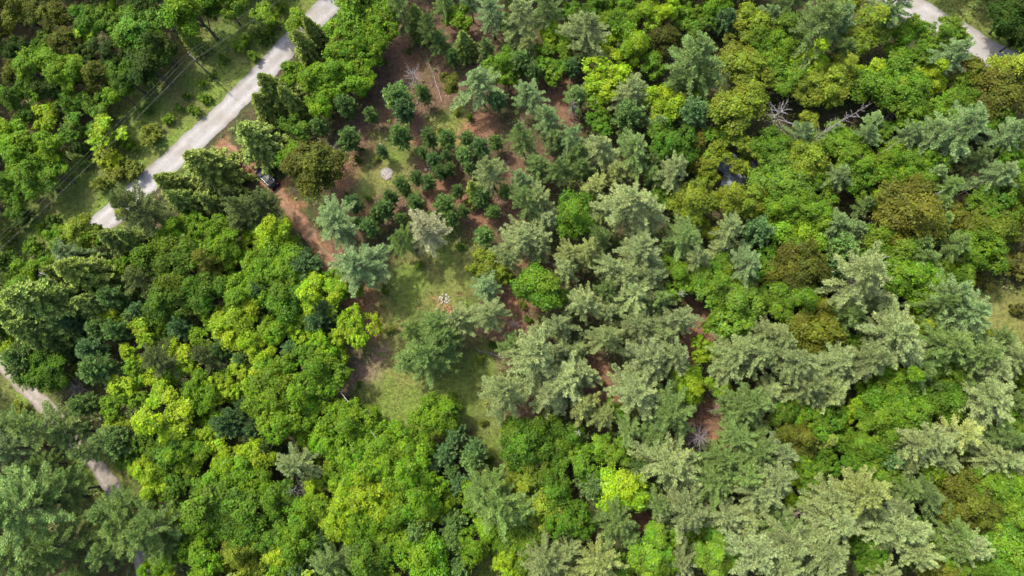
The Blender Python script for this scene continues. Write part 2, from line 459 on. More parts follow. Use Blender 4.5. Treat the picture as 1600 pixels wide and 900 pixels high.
def conifer(seed, R, h, kind='pine'):
    rng = np.random.default_rng(seed)
    P, D, bv, bh, Ln = [], [], [], [], []
    if kind == 'pine':
        z0, gap, nb, nl, nw = 0.32, 0.92, 7, 0.36, 0.036
    elif kind == 'spruce':
        z0, gap, nb, nl, nw = 0.06, 0.60, 7, 0.34, 0.08
    else:
        z0, gap, nb, nl, nw = 0.26, 0.30, 6, 0.26, 0.045
    gap *= h / 12.0 if kind != 'young' else 1
    tp, tr = wiggle_trunk(h, 0.018 * h + 0.03, rng, 0.99, 0.012)
    paths = [(tp, tr)]
    lobe_ph = rng.uniform(0, 6.28, 3)
    z = h * 0.985
    az0 = rng.uniform(0, 6.28)
    UP = np.array([0, 0, 1.0])
    while z > h * z0:
        t = (h - z) / (h * (1 - z0))
        ctr = np.array([np.interp(z, tp[:, 2], tp[:, 0]), np.interp(z, tp[:, 2], tp[:, 1]), z])
        for b in range(nb):
            az = az0 + b * 2 * math.pi / nb + rng.normal(scale=0.2)
            lob = 1 + 0.16 * math.sin(2 * az + lobe_ph[0]) + 0.12 * math.sin(3 * az + lobe_ph[1])
            if kind == 'pine':
                prof = min(1.0, 0.14 + 1.12 * t ** 0.8) * (1 - 0.45 * max(0, t - 0.65) / 0.35)
                el = np.interp(t, [0, 0.12, 0.4, 1], [0.95, 0.5, 0.25, 0.02]) + rng.normal(scale=0.09)
                if rng.random() < 0.12 + 0.25 * max(0, t - 0.6):
                    continue
                Lb = R * prof * lob * rng.uniform(0.62, 1.14)
            elif kind == 'spruce':
                prof = 0.04 + 0.98 * t ** 0.85
                el = np.interp(t, [0, 0.15, 0.5, 1], [0.7, 0.2, -0.08, -0.2]) + rng.normal(scale=0.08)
                Lb = R * prof * rng.uniform(0.78, 1.1) * (0.94 + 0.06 * lob)
            else:
                prof = min(1.0, 0.2 + 1.3 * t ** 0.8) * (1 - 0.4 * max(0, t - 0.6) / 0.4)
                el = np.interp(t, [0, 0.3, 1], [1.0, 0.5, 0.1]) + rng.normal(scale=0.12)
                Lb = R * prof * rng.uniform(0.75, 1.12) * (0.9 + 0.1 * lob)
            hd = np.array([math.cos(az), math.sin(az), 0])
            m = max(3, int(Lb / 0.34) + 2)
            s = np.linspace(0, 1, m)[:, None]
            lift = {'pine': -0.05, 'spruce': -0.06, 'young': 0.15}[kind]
            A = ctr + hd * (Lb * s * math.cos(el)) + UP * (Lb * (s * math.sin(el) + lift * s ** 2))
            A = A + np.cross(hd, UP) * (Lb * 0.10 * rng.normal() * s ** 2)
            paths.append((A[[0, m // 2, -1]], np.array([0.012 * Lb + 0.015, 0.008 * Lb + 0.01, 0.006])))
            ax = nrm(A[-1] - A[max(0, m // 2 - 1)])
            side = nrm(np.cross(ax, UP))
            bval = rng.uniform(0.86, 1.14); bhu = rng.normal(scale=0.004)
            start = 0.16 if kind == 'pine' else 0.12
            for i in range(m):
                sv_ = s[i, 0]
                if sv_ < start or (i == 0):
                    continue
                for sg in (-1, 1):
                    tl = Lb * (0.225 * min(1.0, (sv_ - 0.05) * 2.2) if kind == 'pine' else 0.27 if kind == 'young' else 0.26) * (1.12 - sv_) ** 0.8 * rng.uniform(0.75, 1.2)
                    drop = {'pine': 0.12, 'spruce': -0.35, 'young': 0.25}[kind]
                    td = nrm(ax * 1.05 + side * sg * 0.8 + UP * (drop + rng.normal(scale=0.12)))
                    q = max(1, int(tl / (0.2 if kind == 'pine' else 0.27)))
                    f = (np.arange(q) + rng.uniform(0.3, 0.9)) / q
                    pp = A[i] + td * (tl * f)[:, None]
                    rep = {'pine': 10, 'spruce': 7, 'young': 7}[kind]
                    pp = np.repeat(pp, rep, 0); nq = len(pp)
                    P.append(pp + rng.normal(scale=0.03, size=(nq, 3)))
                    D.append(nrm(td + UP * {'pine': 0.2, 'spruce': -0.1, 'young': 0.3}[kind] + rng.normal(scale=0.4 if kind == 'pine' else 0.55, size=(nq, 3))))
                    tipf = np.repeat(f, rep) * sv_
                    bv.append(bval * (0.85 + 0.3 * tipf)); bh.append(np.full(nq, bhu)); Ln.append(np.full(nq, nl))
                # along the axis
                nq = 12
                P.append(np.repeat(A[i][None], nq, 0) + rng.normal(scale=0.06, size=(nq, 3))); D.append(nrm(ax + UP * 0.2 + rng.normal(scale=0.5, size=(nq, 3))))
                bv.append(np.full(nq, bval * 1.05)); bh.append(np.full(nq, bhu)); Ln.append(np.full(nq, nl))
        z -= gap * rng.uniform(0.8, 1.2) * (0.6 + 0.5 * t)
        az0 += 0.63 + rng.normal(scale=0.15)
    P = np.concatenate(P); D = np.concatenate(D); bv = np.concatenate(bv); bh = np.concatenate(bh); Ln = np.concatenate(Ln)
    V, Fq = needle_quads(P, D, Ln, nw, rng)
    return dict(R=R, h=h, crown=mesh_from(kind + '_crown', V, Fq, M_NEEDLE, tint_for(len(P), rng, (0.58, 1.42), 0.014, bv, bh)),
                trunk=tube_mesh(kind + '_trunk', paths, M_BARK, 4))

def shrub(seed, R, h):
    rng = np.random.default_rng(seed)
    P, Nn, bv, limbs = [], [], [], []
    for i in range(9):
        a = rng.uniform(0, 6.28); rad = R * 0.62 * math.sqrt(rng.random())
        c = np.array([rad * math.cos(a), rad * math.sin(a), h * rng.uniform(0.4, 0.8)])
        limbs.append((np.array([[0.1 * c[0], 0.1 * c[1], -0.1], c * np.array([0.6, 0.6, 0.6]), c]), np.array([0.03, 0.02, 0.008])))
        lv = rng.uniform(0.85, 1.15)
        for _ in range(7):
            d = nrm(rng.normal(size=3) + np.array([0, 0, 0.5]))
            q = c + d * R * 0.32
            n = 34
            dd = nrm(rng.normal(size=(n, 3)))
            P.append(q + dd * R * 0.15 * rng.uniform(0.3, 1.1, (n, 1)))
            Nn.append(nrm(dd * 0.5 + d * 0.4 + np.array([0, 0, 0.6]) + rng.normal(scale=0.45, size=(n, 3))))
            bv.append(np.full(n, lv * rng.uniform(0.9, 1.1)))
    P = np.concatenate(P); P[:, 2] = np.maximum(P[:, 2], 0.05)
    V, Fq = leaf_quads(P, np.concatenate(Nn), 0.085, rng)
    return dict(R=R, h=h, crown=mesh_from('shrub_foliage', V, Fq, M_LEAF, tint_for(len(P), rng, base_v=np.concatenate(bv))),
                trunk=tube_mesh('shrub_stem', limbs, M_BARK, 4))

PROTO = {
    'm': [broadleaf(100 + i, 3.9, 11.0, lobes=(9, 12, 10, 14, 11, 8, 16, 7)[i], clumps=22, leaves=95, leaf=0.122, lobe_r=(0.44, 0.38, 0.42, 0.34, 0.4, 0.46, 0.3, 0.5)[i], openness=(0, .06, .0, .05, .1, 0, .12, .06)[i], sub=(.17, .15, .13, .14, .17, .13, .13, .12)[i]) for i in range(8)],
    'n': [broadleaf(200 + i, 2.1, 7.6, lobes=(6, 7, 8, 6, 9, 5)[i], clumps=16, leaves=62, leaf=0.115, lobe_r=(.46, .4, .36, .5, .34, .5)[i], sub=(.19, .17, .15, .17, .15, .17)[i]) for i in range(6)],
    'w': [broadleaf(300 + i, 3.2, 9.6, lobes=(14, 18, 16)[i], clumps=16, leaves=66, leaf=0.105, lobe_r=0.3, sub=0.15, openness=0.05) for i in range(3)],
    'p': [conifer(400 + i, 3.9, (12.5, 12.0, 13.0, 12.5, 11.5, 12.8, 12.2)[i], 'pine') for i in range(7)],
    'q': [conifer(500 + i, 2.3, (9.0, 8.6, 9.3, 9.1, 8.8)[i], 'pine') for i in range(5)],
    's': [conifer(600 + i, 3.7, (10.2, 11.0, 10.0)[i], 'spruce') for i in range(3)],
    'f': [conifer(700 + i, 1.8, (5.4, 5.8, 5.2)[i], 'young') for i in range(3)],
    'c': [shrub(800 + i, 1.4, 2.0) for i in range(3)],
}

# ------------------------------------------------------------------ tree table: kind+tone, pixel of the crown's middle, radius in pixels
TREES = """
mo 35 20 30;mo 77 18 28;mg 140 30 28;mo 20 115 24;md 20 75 24;ml 130 57 18;mb 53 110 38;mb 105 112 32;mo 150 112 26;mg 213 47 38;mg 197 123 26;md 233 105 32;mb 185 145 20;md 245 75 30
md 225 12 30;mb 303 22 46;mb 350 8 30;so 297 60 18;mg 33 163 27;ml 67 178 22;ml 20 205 28;mb 33 243 36;mb 72 232 28;mg 57 282 28;mg 10 287 24;mb 88 272 20;cd 128 233 22;cg 133 257 14
ml 160 207 22;cl 173 247 27;cw 235 212 24;cb 203 225 18;cw 213 265 20;cw 187 275 22;cw 160 287 18;cg 293 150 9;cb 317 130 10;cb 320 153 12;cb 303 173 14;cb 263 187 14;cg 280 170 10;cg 350 93 12;cb 380 70 18
cb 397 87 14;cg 330 118 10;cg 230 173 14;s 400 219 45;so 322 260 50;so 268 288 30;md 175 85 28;mo 100 60 26;md 75 140 26;mg 110 160 24;mg 150 165 22
mg 20 322 20;cg 40 345 18;cb 65 360 15;cw 17 375 20;cb 57 387 22;cg 13 405 25;cg 83 343 18;cb 27 430 22;mw 133 368 28;mb 103 378 24;mb 62 428 28;mg 38 452 27;mb 12 474 28;mg 0 505 30;cb 125 345 12;pb 103 395 32;mb 150 375 22;po 220 328 42;cl 190 332 14;s 187 375 30;s 213 375 26
so 140 428 45;so 108 430 30;s 75 475 60;s 35 495 45;s 65 520 45;mg 10 520 25;po 213 437 28;f 187 467 22;mb 257 410 42;mo 330 413 28;mb 345 385 30;mb 305 357 28;mb 278 355 24;po 383 330 32;s 335 320 22;s 290 315 28
mb 350 345 22;po 365 347 20;ml 393 370 18;fb 120 507 18;ml 173 487 16;fb 223 487 18;mg 260 470 36;mg 320 460 34;mb 377 470 34;ml 350 500 20;ml 377 513 32;fb 290 515 22;ml 230 520 22;f 190 517 20;f 160 513 20
pg 203 497 15;ml 247 500 16;po 240 555 36;ml 277 545 18;ml 200 553 14;po 320 560 28;ml 293 567 18;f 103 547 16;fb 150 547 22;f 43 560 30;mg 72 580 30;pg 27 583 25;f 160 577 28;cw 127 587 20;mb 213 583 18;ml 240 590 18
f 383 563 18;ml 383 587 22;ml 343 590 20;ml 20 547 16;s 110 465 38;s 150 475 30
pg 65 660 40;pg 105 675 28;f 137 633 20;pg 10 665 30;pb 12 700 28;cw 35 640 16;pg 160 687 30;pg 140 703 26;f 190 690 26;mb 180 628 22;ml 193 610 20;mg 200 722 16;ml 185 667 16;ml 253 650 40;ml 285 680 20;mb 310 620 26
ml 350 617 18;fd 365 660 28;ml 317 677 16;mg 265 705 30;mb 293 712 26;ml 232 735 24;ml 343 703 20;ml 393 705 24;ml 240 770 26;mg 275 765 22;mb 355 745 32;mg 335 790 44;mg 370 812 40;mb 320 810 28;ml 273 803 18;mw 383 860 26
mg 320 848 20;mb 315 875 32;mw 355 865 18;mb 250 885 24;pk 50 790 58;pk 95 770 36;pk 100 850 42;pk 15 860 42;pk 25 760 32;pk 190 835 56;pk 180 795 36;pk 242 820 40;pk 264 852 26;pk 158 866 34;pk 60 880 34
mb 425 612 36;mb 470 620 34;mb 450 660 36;mb 430 582 30;mb 553 652 30;mb 540 672 38;mb 588 674 22;mb 515 690 30;mb 560 700 34;mb 611 696 31;mb 645 703 26;mb 660 705 18;mb 600 715 36;mb 635 725 36;mb 672 765 28;mb 645 770 36
ml 572 743 26;ml 580 775 32;ml 530 773 24;mb 543 733 28;ml 530 813 32;mb 573 812 26;mb 632 800 30;ml 612 825 18;pa 463 722 31;f 425 697 18;ml 480 677 16;ml 413 715 22;ml 483 773 16;ml 497 797 18;mg 437 780 26;mb 483 817 34
mb 463 853 32;ml 440 870 22;mg 420 847 26;f 473 880 18;pg 517 880 36;pg 547 867 24;mg 587 877 30;mb 567 893 22;mb 627 867 26;mb 667 873 38;f 660 823 22;fd 512 837 20;mb 590 847 20;mb 683 645 26;mg 700 657 18;cb 707 630 18
fb 713 680 18;fb 743 700 18;f 740 717 20;fb 697 713 20;f 707 735 14;fb 718 757 18;pa 782 620 42;pk 760 767 36;pk 777 790 44;mb 735 773 20;f 710 813 22;f 710 840 22;f 720 883 20;mb 747 847 26;mb 763 833 22;ml 800 880 26
pa 835 560 44;pa 882 592 40;pa 860 622 36;pa 907 577 30;py 943 650 24;mg 962 645 18;mg 820 690 34;mb 873 678 26;pg 983 672 30;pa 997 615 40;pg 1050 640 46;mb 933 700 20;mb 903 707 18;mg 905 730 22;mb 960 712 22;f 925 758 24
ml 977 757 33;pg 955 812 38;mg 862 768 30;mw 832 740 28;mw 812 758 24;mg 887 797 36;mw 843 800 34;pk 808 797 34;pa 853 873 36;py 933 877 36;pa 885 860 26;mb 820 847 30;mb 1017 863 34;mb 987 890 20;pa 1073 873 30;mb 1123 867 32
pa 1177 863 46;pa 1053 727 48;f 993 723 18;pg 1127 717 32;pg 1120 753 38;pa 1133 803 34;pa 1067 797 40;pg 1027 787 24;pg 1167 620 36;pg 1160 645 34;pg 1153 677 30;pg 1180 710 36;pg 1167 735 32;pa 1190 773 36;ml 1083 600 26
pa 1300 607 36;pa 1250 605 34;mb 1257 640 24;mg 1222 645 22;mg 1297 663 26;mo 1240 687 28;ml 1330 643 20;mb 1377 647 36;mb 1413 645 34;mb 1373 677 28;mb 1400 612 32;mg 1480 628 32;f 1447 605 18;pa 1553 622 46;so 1290 687 20
mg 1330 697 24;mg 1350 710 28;fb 1388 713 20;mg 1287 720 18;mb 1260 743 24;ml 1243 735 22;ml 1273 763 15;ml 1250 783 14;mb 1373 740 26;pa 1217 710 32;pa 1210 750 34;pa 1450 687 44;pa 1420 690 32;py 1500 677 38;pa 1477 717 28
pg 1560 680 26;pa 1570 723 34;mb 1593 665 22;mb 1453 740 20;pg 1417 760 26;pg 1447 777 34;py 1333 760 42;pa 1303 780 40;pa 1357 780 26;pa 1310 807 48;pa 1397 817 38;pa 1413 857 40;pa 1387 797 28;mb 1437 837 20;mg 1357 863 24
pa 1230 840 42;pg 1217 813 34;pa 1300 863 46;pa 1220 877 36;mo 1510 780 36;mo 1493 767 24;mo 1537 807 30;pg 1493 830 34;pa 1520 853 36;pg 1483 853 28;mb 1493 877 30;mb 1533 883 26;mb 1550 773 32;mb 1583 770 28;mb 1587 813 36
mb 1583 860 36;mg 1563 833 26;mo 1447 887 26;mb 1207 337 26;mb 1230 327 30;mb 1263 343 30;mb 1240 310 26;pb 1310 343 28;pb 1340 357 24;ml 1360 310 16;pg 1353 322 18;mo 1417 337 48;mo 1400 353 30;mo 1440 347 28;pg 1470 320 22
pg 1467 345 18;mg 1553 317 34;mw 1550 353 36;mo 1577 343 22;mo 1493 340 24;mb 1243 380 32;f 1310 387 28;mb 1360 383 32;mb 1400 397 32;mo 1253 413 38;mo 1233 423 30;mo 1277 403 22;fb 1300 427 20;pa 1340 445 52;pg 1333 487 34
pg 1480 380 30;mb 1527 390 32;pg 1440 407 30;pg 1430 387 20;mb 1503 423 22;mb 1473 433 24;mb 1420 447 36;co 1573 410 34;co 1537 440 18;pb 1490 463 44;pb 1500 490 40;pg 1457 477 30;mg 1237 470 33;mg 1263 457 20;mo 1280 480 24
mo 1280 513 36;mo 1257 527 28;mg 1337 527 16;pa 1407 527 50;pa 1377 517 34;mw 1447 503 26;pg 1483 543 44;mw 1510 520 28;pa 1213 533 30;pa 1240 567 42;pa 1310 567 40;pa 1347 567 34;mb 1400 580 30;pg 1440 577 34;mb 1477 583 26
pg 1520 553 36;pa 1547 577 42;pg 1563 527 28;pa 1577 560 28;cb 1592 590 22;co 1595 485 14;f 735 264 12;f 715 302 12;f 770 332 13;f 790 302 14;fb 566 352 13;f 726 332 12;f 682 340 13;fb 655 345 12;f 636 302 11;f 660 240 11;f 705 265 11;f 775 225 13;fb 600 240 11;cg 560 250 7;cg 575 310 7;cw 590 250 6;cg 640 80 7;cw 600 95 6;cg 690 205 8;cw 715 175 8;cg 735 185 8;cg 575 110 7;cw 640 175 7;cg 565 235 6;cw 540 305 7;cg 720 385 9;cw 740 425 9;cg 655 415 8;cw 645 385 8;cg 600 455 7;cw 610 515 8;cg 560 600 6;cg 690 560 8;cw 750 560 9;cg 770 540 9;cw 755 660 8;cg 765 720 8;cw 815 475 8;cg 825 500 8;cw 940 600 8;cw 1090 530 8;cg 1125 690 8
pb 1207 17 26;pg 1232 8 24;pg 1288 42 46;pb 1312 35 30;mw 1360 50 36;pb 1390 15 36;pb 1372 32 26;mb 1220 50 30;mb 1210 80 26;ml 1263 90 30;mb 1237 112 30;mw 1300 130 36;mw 1270 137 30;mw 1320 112 26;ml 1363 107 22;mg 1340 133 22
mg 1405 133 40;mg 1430 143 28;mw 1387 147 24;ml 1457 120 26;mb 1472 58 27;pb 1490 84 32;mb 1484 46 18;mw 1580 112 33;mo 1524 114 29;mo 1577 140 44;ml 1543 130 17;mb 1513 133 22;mb 1493 170 34;mb 1473 177 26;pg 1553 157 20
mb 1553 180 24;mo 1533 182 18;mb 1433 187 24;pb 1493 207 42;pb 1457 210 32;pb 1420 210 24;pb 1517 197 26;pb 1570 213 32;pb 1595 207 24;pb 1252 210 24;mw 1263 187 18;pb 1353 217 24;pb 1370 190 18;mg 1383 200 20;mb 1310 222 26
mw 1257 250 32;mg 1327 232 20;mb 1333 250 30;pb 1310 270 28;mb 1233 280 36;mb 1267 283 24;mb 1347 280 28;mb 1377 257 26;mb 1403 260 26;mb 1367 273 20;mb 1440 260 28;pb 1463 273 20;mo 1417 290 24;pg 1480 290 24;pb 1563 267 38
pg 1533 247 24;mg 1577 250 24;mb 1583 290 28;mg 1207 230 26;mb 1213 265 28;md 1583 20 30;md 1592 34 22;md 1600 50 28
pa 820 33 32;pg 857 13 30;mg 897 10 20;ml 863 47 18;pa 913 50 40;mb 850 77 18;py 820 70 18;mg 867 103 20;fb 893 110 15;pg 900 90 15;f 813 103 22;f 837 118 16;pb 830 145 30;mb 973 30 26;ml 1003 20 24;ml 1043 12 24;ml 957 63 17
ml 993 80 26;ml 945 117 36;mb 935 147 22;pa 987 140 32;mo 1040 60 28;mg 1017 103 20;pg 1087 90 48;pg 1100 115 34;pg 1057 133 24;ml 1030 165 28;fb 1133 38 22;mb 1093 43 18;mw 1177 30 34;mo 1150 82 22;mb 1183 65 28;mw 1167 100 36
mw 1150 170 44;mw 1172 155 26;fb 1080 183 28;pg 900 145 20;pg 817 222 24;pb 857 190 28;pg 862 215 22;pb 890 210 26;mg 933 193 20;f 985 187 28;pa 935 232 36;pg 993 237 36;mg 1050 215 34;mo 1087 227 20;mb 1117 207 20;mw 1120 243 22
pa 1060 270 34;mo 1080 248 16;pg 840 257 22;pg 873 263 26;pb 817 285 22;pg 903 237 20;py 927 290 22;pg 1027 197 20;mw 1152 262 14;pg 1025 250 18;md 905 30 18
mb 567 20 45;mb 587 45 30;mb 543 45 34;mb 543 85 38;mb 567 77 28;mb 527 115 34;mb 560 122 28;mb 493 133 28;mb 503 160 24;mb 463 43 22;so 477 73 30;so 493 53 26;so 433 147 34;so 457 160 26;so 412 165 28;mg 463 197 20;f 503 200 16
f 543 167 20;f 547 220 20;f 583 183 14;f 623 155 27;fb 633 175 22;f 663 152 15;f 627 217 22;f 673 220 16;f 700 223 17;f 730 223 15;f 727 243 16;fb 680 252 14;f 690 270 15;f 653 280 13;f 630 290 15;f 670 288 14;fb 753 237 17;f 700 247 10
mb 453 243 20;mo 487 262 40;f 510 280 18;so 743 300 20;pa 765 268 34;pg 627 18 30;pg 673 50 26;s 653 33 22;mb 717 27 22;s 725 67 20;pb 767 20 32;pg 760 70 18;pg 793 45 18;pg 690 65 16;f 710 93 16;pb 747 127 38;mo 712 130 20
mb 787 97 26;fb 777 160 18;mw 793 127 16;mb 420 20 22;cb 427 37 16;cg 410 57 18;cb 440 10 16
po 405 327 32;ml 427 363 28;mb 433 390 30;mb 413 412 30;mb 443 417 34;fd 480 417 28;fd 473 400 20;pb 515 340 46;fb 557 322 16;pb 560 410 50;ml 503 457 34;mb 527 443 26;fd 513 487 24;fd 500 503 20;ml 550 513 30;ml 480 457 22
mg 447 467 32;fd 413 457 20;ml 463 500 18;mb 433 513 30;ml 477 527 20;ml 507 540 26;fb 460 547 18;fd 427 533 14;ml 410 547 24;mb 490 575 36;mb 517 560 20;ml 407 580 22;f 580 357 18;f 590 340 14;f 603 330 18;f 650 318 15;f 613 313 14
f 627 343 12;pk 630 375 26;pw 670 358 38;f 697 323 18;f 707 343 16;f 753 310 20;f 757 370 18;mw 753 410 22;pa 793 400 26;pb 757 447 22;pa 760 490 36;pa 720 502 34;pg 677 512 34;pk 642 515 24;pk 667 553 42;pk 693 530 26;pk 643 560 26;pg 797 540 26
pa 817 367 38;pa 840 385 26;pg 820 318 28;pa 845 310 26;mg 897 337 35;pa 987 323 48;pa 1013 335 30;mg 1040 305 16;mw 1083 320 32;mw 1133 312 26;mw 1170 320 30;mw 1067 303 20;pa 1140 357 30;pg 1067 370 36;pa 1083 403 26;pa 1000 390 36
pa 950 413 28;py 890 397 24;py 917 393 26;pg 940 373 26;pa 887 423 22;mb 850 452 36;pa 910 473 36;pa 980 433 28;pa 1013 437 28;pa 987 463 36;pa 1017 460 24;pg 950 453 24;mb 1057 430 28;pg 1033 467 22;mb 1120 443 36;mb 1133 480 36
mb 1157 460 28;mb 1127 500 26;pb 1163 420 34;fb 1180 365 24;mg 1190 410 22;pa 877 510 26;pa 943 530 28;pa 1000 507 36;pa 1057 497 32;pa 1033 523 24;pa 1013 553 38;pa 1047 560 32;ml 1107 547 18;mg 967 520 16;pa 1000 583 28
pa 1147 547 40;pa 1177 560 36;pa 1190 520 26;pa 1133 573 30;co 1183 490 14;mb 1167 513 20
"""
TONES = {   # seen, sunlit colour in sRGB and the words for it
    'pa': ((148, 162, 110), 'pale grey-green'), 'pg': ((118, 142, 80), 'dull sage green'), 'pb': ((132, 156, 104), 'bluish green'), 'py': ((158, 168, 102), 'yellowish grey-green'),
    'po': ((98, 112, 62), 'olive grey'), 'pk': ((120, 146, 78), 'soft green'), 'pw': ((152, 153, 122), 'faded greyish white'),
    'ml': ((156, 192, 42), 'lime green'), 'mb': ((110, 158, 36), 'bright green'), 'mg': ((92, 138, 44), 'mid green'), 'md': ((62, 94, 34), 'dark green'), 'mo': ((110, 119, 46), 'bronze olive'),
    'mw': ((134, 156, 56), 'yellow-olive'), 's': ((138, 158, 80), 'deep green'), 'so': ((140, 156, 74), 'olive green'), 'f': ((114, 144, 84), 'grey-green'), 'fb': ((108, 142, 94), 'blue-green'),
    'fd': ((90, 118, 76), 'dark blue-green'), 'cb': ((112, 156, 44), 'bright green'), 'cg': ((88, 130, 44), 'mid green'), 'cd': ((60, 94, 36), 'dark green'), 'cw': ((136, 150, 64), 'yellow-olive'),
    'cl': ((156, 188, 50), 'lime green'), 'co': ((104, 116, 66), 'greyish olive')}
KIND = {'p': ('pine_tree', 'pine', 'tree', 'feathery pines across the forest'), 'm': ('broadleaf_tree', 'leafy tree', 'tree', 'leafy trees across the forest'),
        's': ('spruce_tree', 'spruce', 'tree', 'dark spruces near the road'), 'f': ('young_conifer', 'young conifer', 'tree', 'young conifers across the forest'),
        'c': ('shrub', 'shrub', 'shrub', 'shrubs on open ground')}
YOUNG_R = 21                                    # leafy trees below this radius are young trees, split off by size alone
ALB = 0.40
def albedo(code):
    r, g, b = lin(TONES[code][0])
    k = ALB if code[0] in 'mc' else ALB * (1.45 if code[0] == 'f' else 1.33)
    fr, fb = (1.0, 0.6) if code in ('mo', 'mw', 'ml', 'cw') else (1.14, 0.55) if code[0] in 'mc' else (0.96, 0.74 if code[0] == 'f' else 0.82)
    return (r * k * fr, g * k, b * k * fb)

entries = []
for item in TREES.replace('\n', ';').split(';'):
    if item.strip():
        c, u, v, r = item.split()
        entries.append((c, float(u), float(v), float(r)))

# smaller trees in the gaps of the closed canopy, toned like their neighbours
def fill_gaps():
    frng = random.Random(3)
    E = np.array([[u, v, r] for _, u, v, r in entries])
    codes = [e[0] for e in entries]
    roads = np.concatenate([road_l[::2], road_r[::2], lane[::2], track[::2]])
    keep = [(1217, 178, 42), (1270, 218, 26), (1295, 200, 26), (1325, 182, 26), (1355, 166, 22), (1392, 180, 16), (1146, 268, 30), (1090, 685, 34), (1247, 800, 30), (1498, 740, 30),
            (908, 675, 18), (893, 163, 18), (812, 198, 20), (1378, 407, 20), (1068, 460, 18), (460, 762, 20), (1388, 234, 18), (1470, 244, 24), (1490, 252, 20), (1525, 292, 22), (1465, 310, 20),
            (1475, 320, 24), (645, 120, 34), (513, 240, 26), (418, 278, 34), (305, 100, 34), (1530, 715, 34), (1390, 772, 20), (120, 606, 22), (680, 122, 40)]
    add = []
    for _ in range(9000):
        u, v = frng.uniform(0, 1600), frng.uniform(0, 900)
        if any(math.hypot(u - a, v - b) < c + 10 for a, b, c in keep):
            continue
        d = np.hypot(E[:, 0] - u, E[:, 1] - v)
        if np.min(d - 0.82 * E[:, 2]) < 9:
            continue
        g = at(u, v, 3.0)
        X, Y = np.array([g.x]), np.array([g.y])
        if max(float(b.w(X, Y, 0.5)[0]) * k for b, k in ((b_grass, 1), (b_tan, 1), (b_verge, 0.7), (b_lit, 0.75), (b_soil, 1), (b_brush, 1))) > 0.3:
            continue
        if np.min(np.hypot(roads[:, 0] - g.x, roads[:, 1] - g.y)) < 5.6:
            continue
        near = [codes[j] for j in np.argsort(d)[:6] if codes[j][0] in 'mpf']
        if not near:
            continue
        c = frng.choice(near)
        if c == 'ml':
            c = 'mb'
        r = float(min(24, max(13, np.min(d - 0.55 * E[:, 2]))))
        add.append((c, round(u), round(v), r))
        E = np.vstack([E, [u, v, r]]); codes.append(c)
    return add
entries += fill_gaps()

# landmarks people can find in the picture, used to say which tree is meant
MARKS = [('the utility pole', 297, 90), ('the black car', 418, 278), ('the round ash patch', 605, 272), ('the white stone heap', 693, 467), ('the small pond', 1146, 268),
         ('the mossy grass clearing', 610, 620), ('the thin fallen log', 678, 122), ('the right-hand gravel road', 1430, 20), ("the dirt lane's open stretch", 170, 752),
         ('the purple-grey dead tree', 1090, 685), ('the tan glade', 1545, 485), ("the photo's top left corner", 0, 0),
         ("the photo's bottom left corner", 0, 900), ("the photo's top right corner", 1600, 0), ("the photo's bottom right corner", 1600, 900), ("the top edge's middle", 800, 0),
         ("the bottom edge's middle", 800, 900), ("the left edge's middle", 0, 450), ("the right edge's middle", 1600, 450), ('the leaning bare trunks', 1312, 190),
         ('the spidery grey dead tree', 1217, 178), ('the white snag over orange soil', 1498, 740), ('the spiky brown dead tree', 1247, 800), ("the photo's exact centre", 800, 450),
         ('the pinkish dead treetop', 812, 198), ('the white forked snag', 1378, 407), ("the gravel road's lower end", 165, 345), ('the grey tree by brown litter', 647, 120),
         ('the grey tree above the bronze crown', 513, 240), ('the small white snag', 908, 675)]
DIRS = ['right of', 'lower right of', 'below', 'lower left of', 'left of', 'upper left of', 'above', 'upper right of']
RANK = ['nearest', 'second', 'third', 'fourth', 'fifth', 'sixth', 'seventh', 'eighth', 'ninth', 'tenth']

def sector(u, v, mu, mv):
    return int(round(math.atan2(v - mv, u - mu) / (math.pi / 4))) % 8

def make_label(i):
    c, u, v, r = entries[i]
    best = None
    for name, mu, mv in MARKS:
        d = math.hypot(u - mu, v - mv)
        if d > 420 or d < 6:
            continue
        sct = sector(u, v, mu, mv)
        rank = sum(1 for j, (c2, u2, v2, r2) in enumerate(entries) if c2 == c and (c[0] != 'm' or (r2 < YOUNG_R) == (r < YOUNG_R)) and j != i and sector(u2, v2, mu, mv) == sct
                   and (math.hypot(u2 - mu, v2 - mv), j) < (d, i))
        key = rank * 110 + d
        if best is None or key < best[0]:
            best = (key, rank, sct, name)
    _, rank, sct, name = best
    kw = 'leafy sapling' if c[0] == 'm' and r < YOUNG_R else KIND[c[0]][1]
    size = 'large' if r >= 40 else 'medium-sized' if r >= 25 else 'small'
    size = {'f': 'bushy', 'c': 'low'}.get(c[0], size) if r < 40 else size
    t = f"{size} {TONES[c][1]} {kw}, {RANK[min(rank, 9)]} such {DIRS[sct]} {name}"
    return t if len(t.replace('-', ' ').split()) <= 16 else t.split(' ', 1)[1]

def tree_dims(c, r):
    k = c[0]
    R = r / 10.6
    if k == 'p': h, zf = 4.6 + 2.2 * R, 0.72
    elif k == 'm': h, zf = 3.4 + 1.9 * R, 0.70
    elif k == 's': h, zf = 4.2 + 2.05 * R, 0.52
    elif k == 'f': h, zf = 2.0 + 2.7 * R, 0.58
    else: h, zf = 0.7 + 1.0 * R, 0.5
    z = zf * h
    R = r / F * (H - z) * (1.13 if k in 'ps' else 1.09)
    return R, h, z

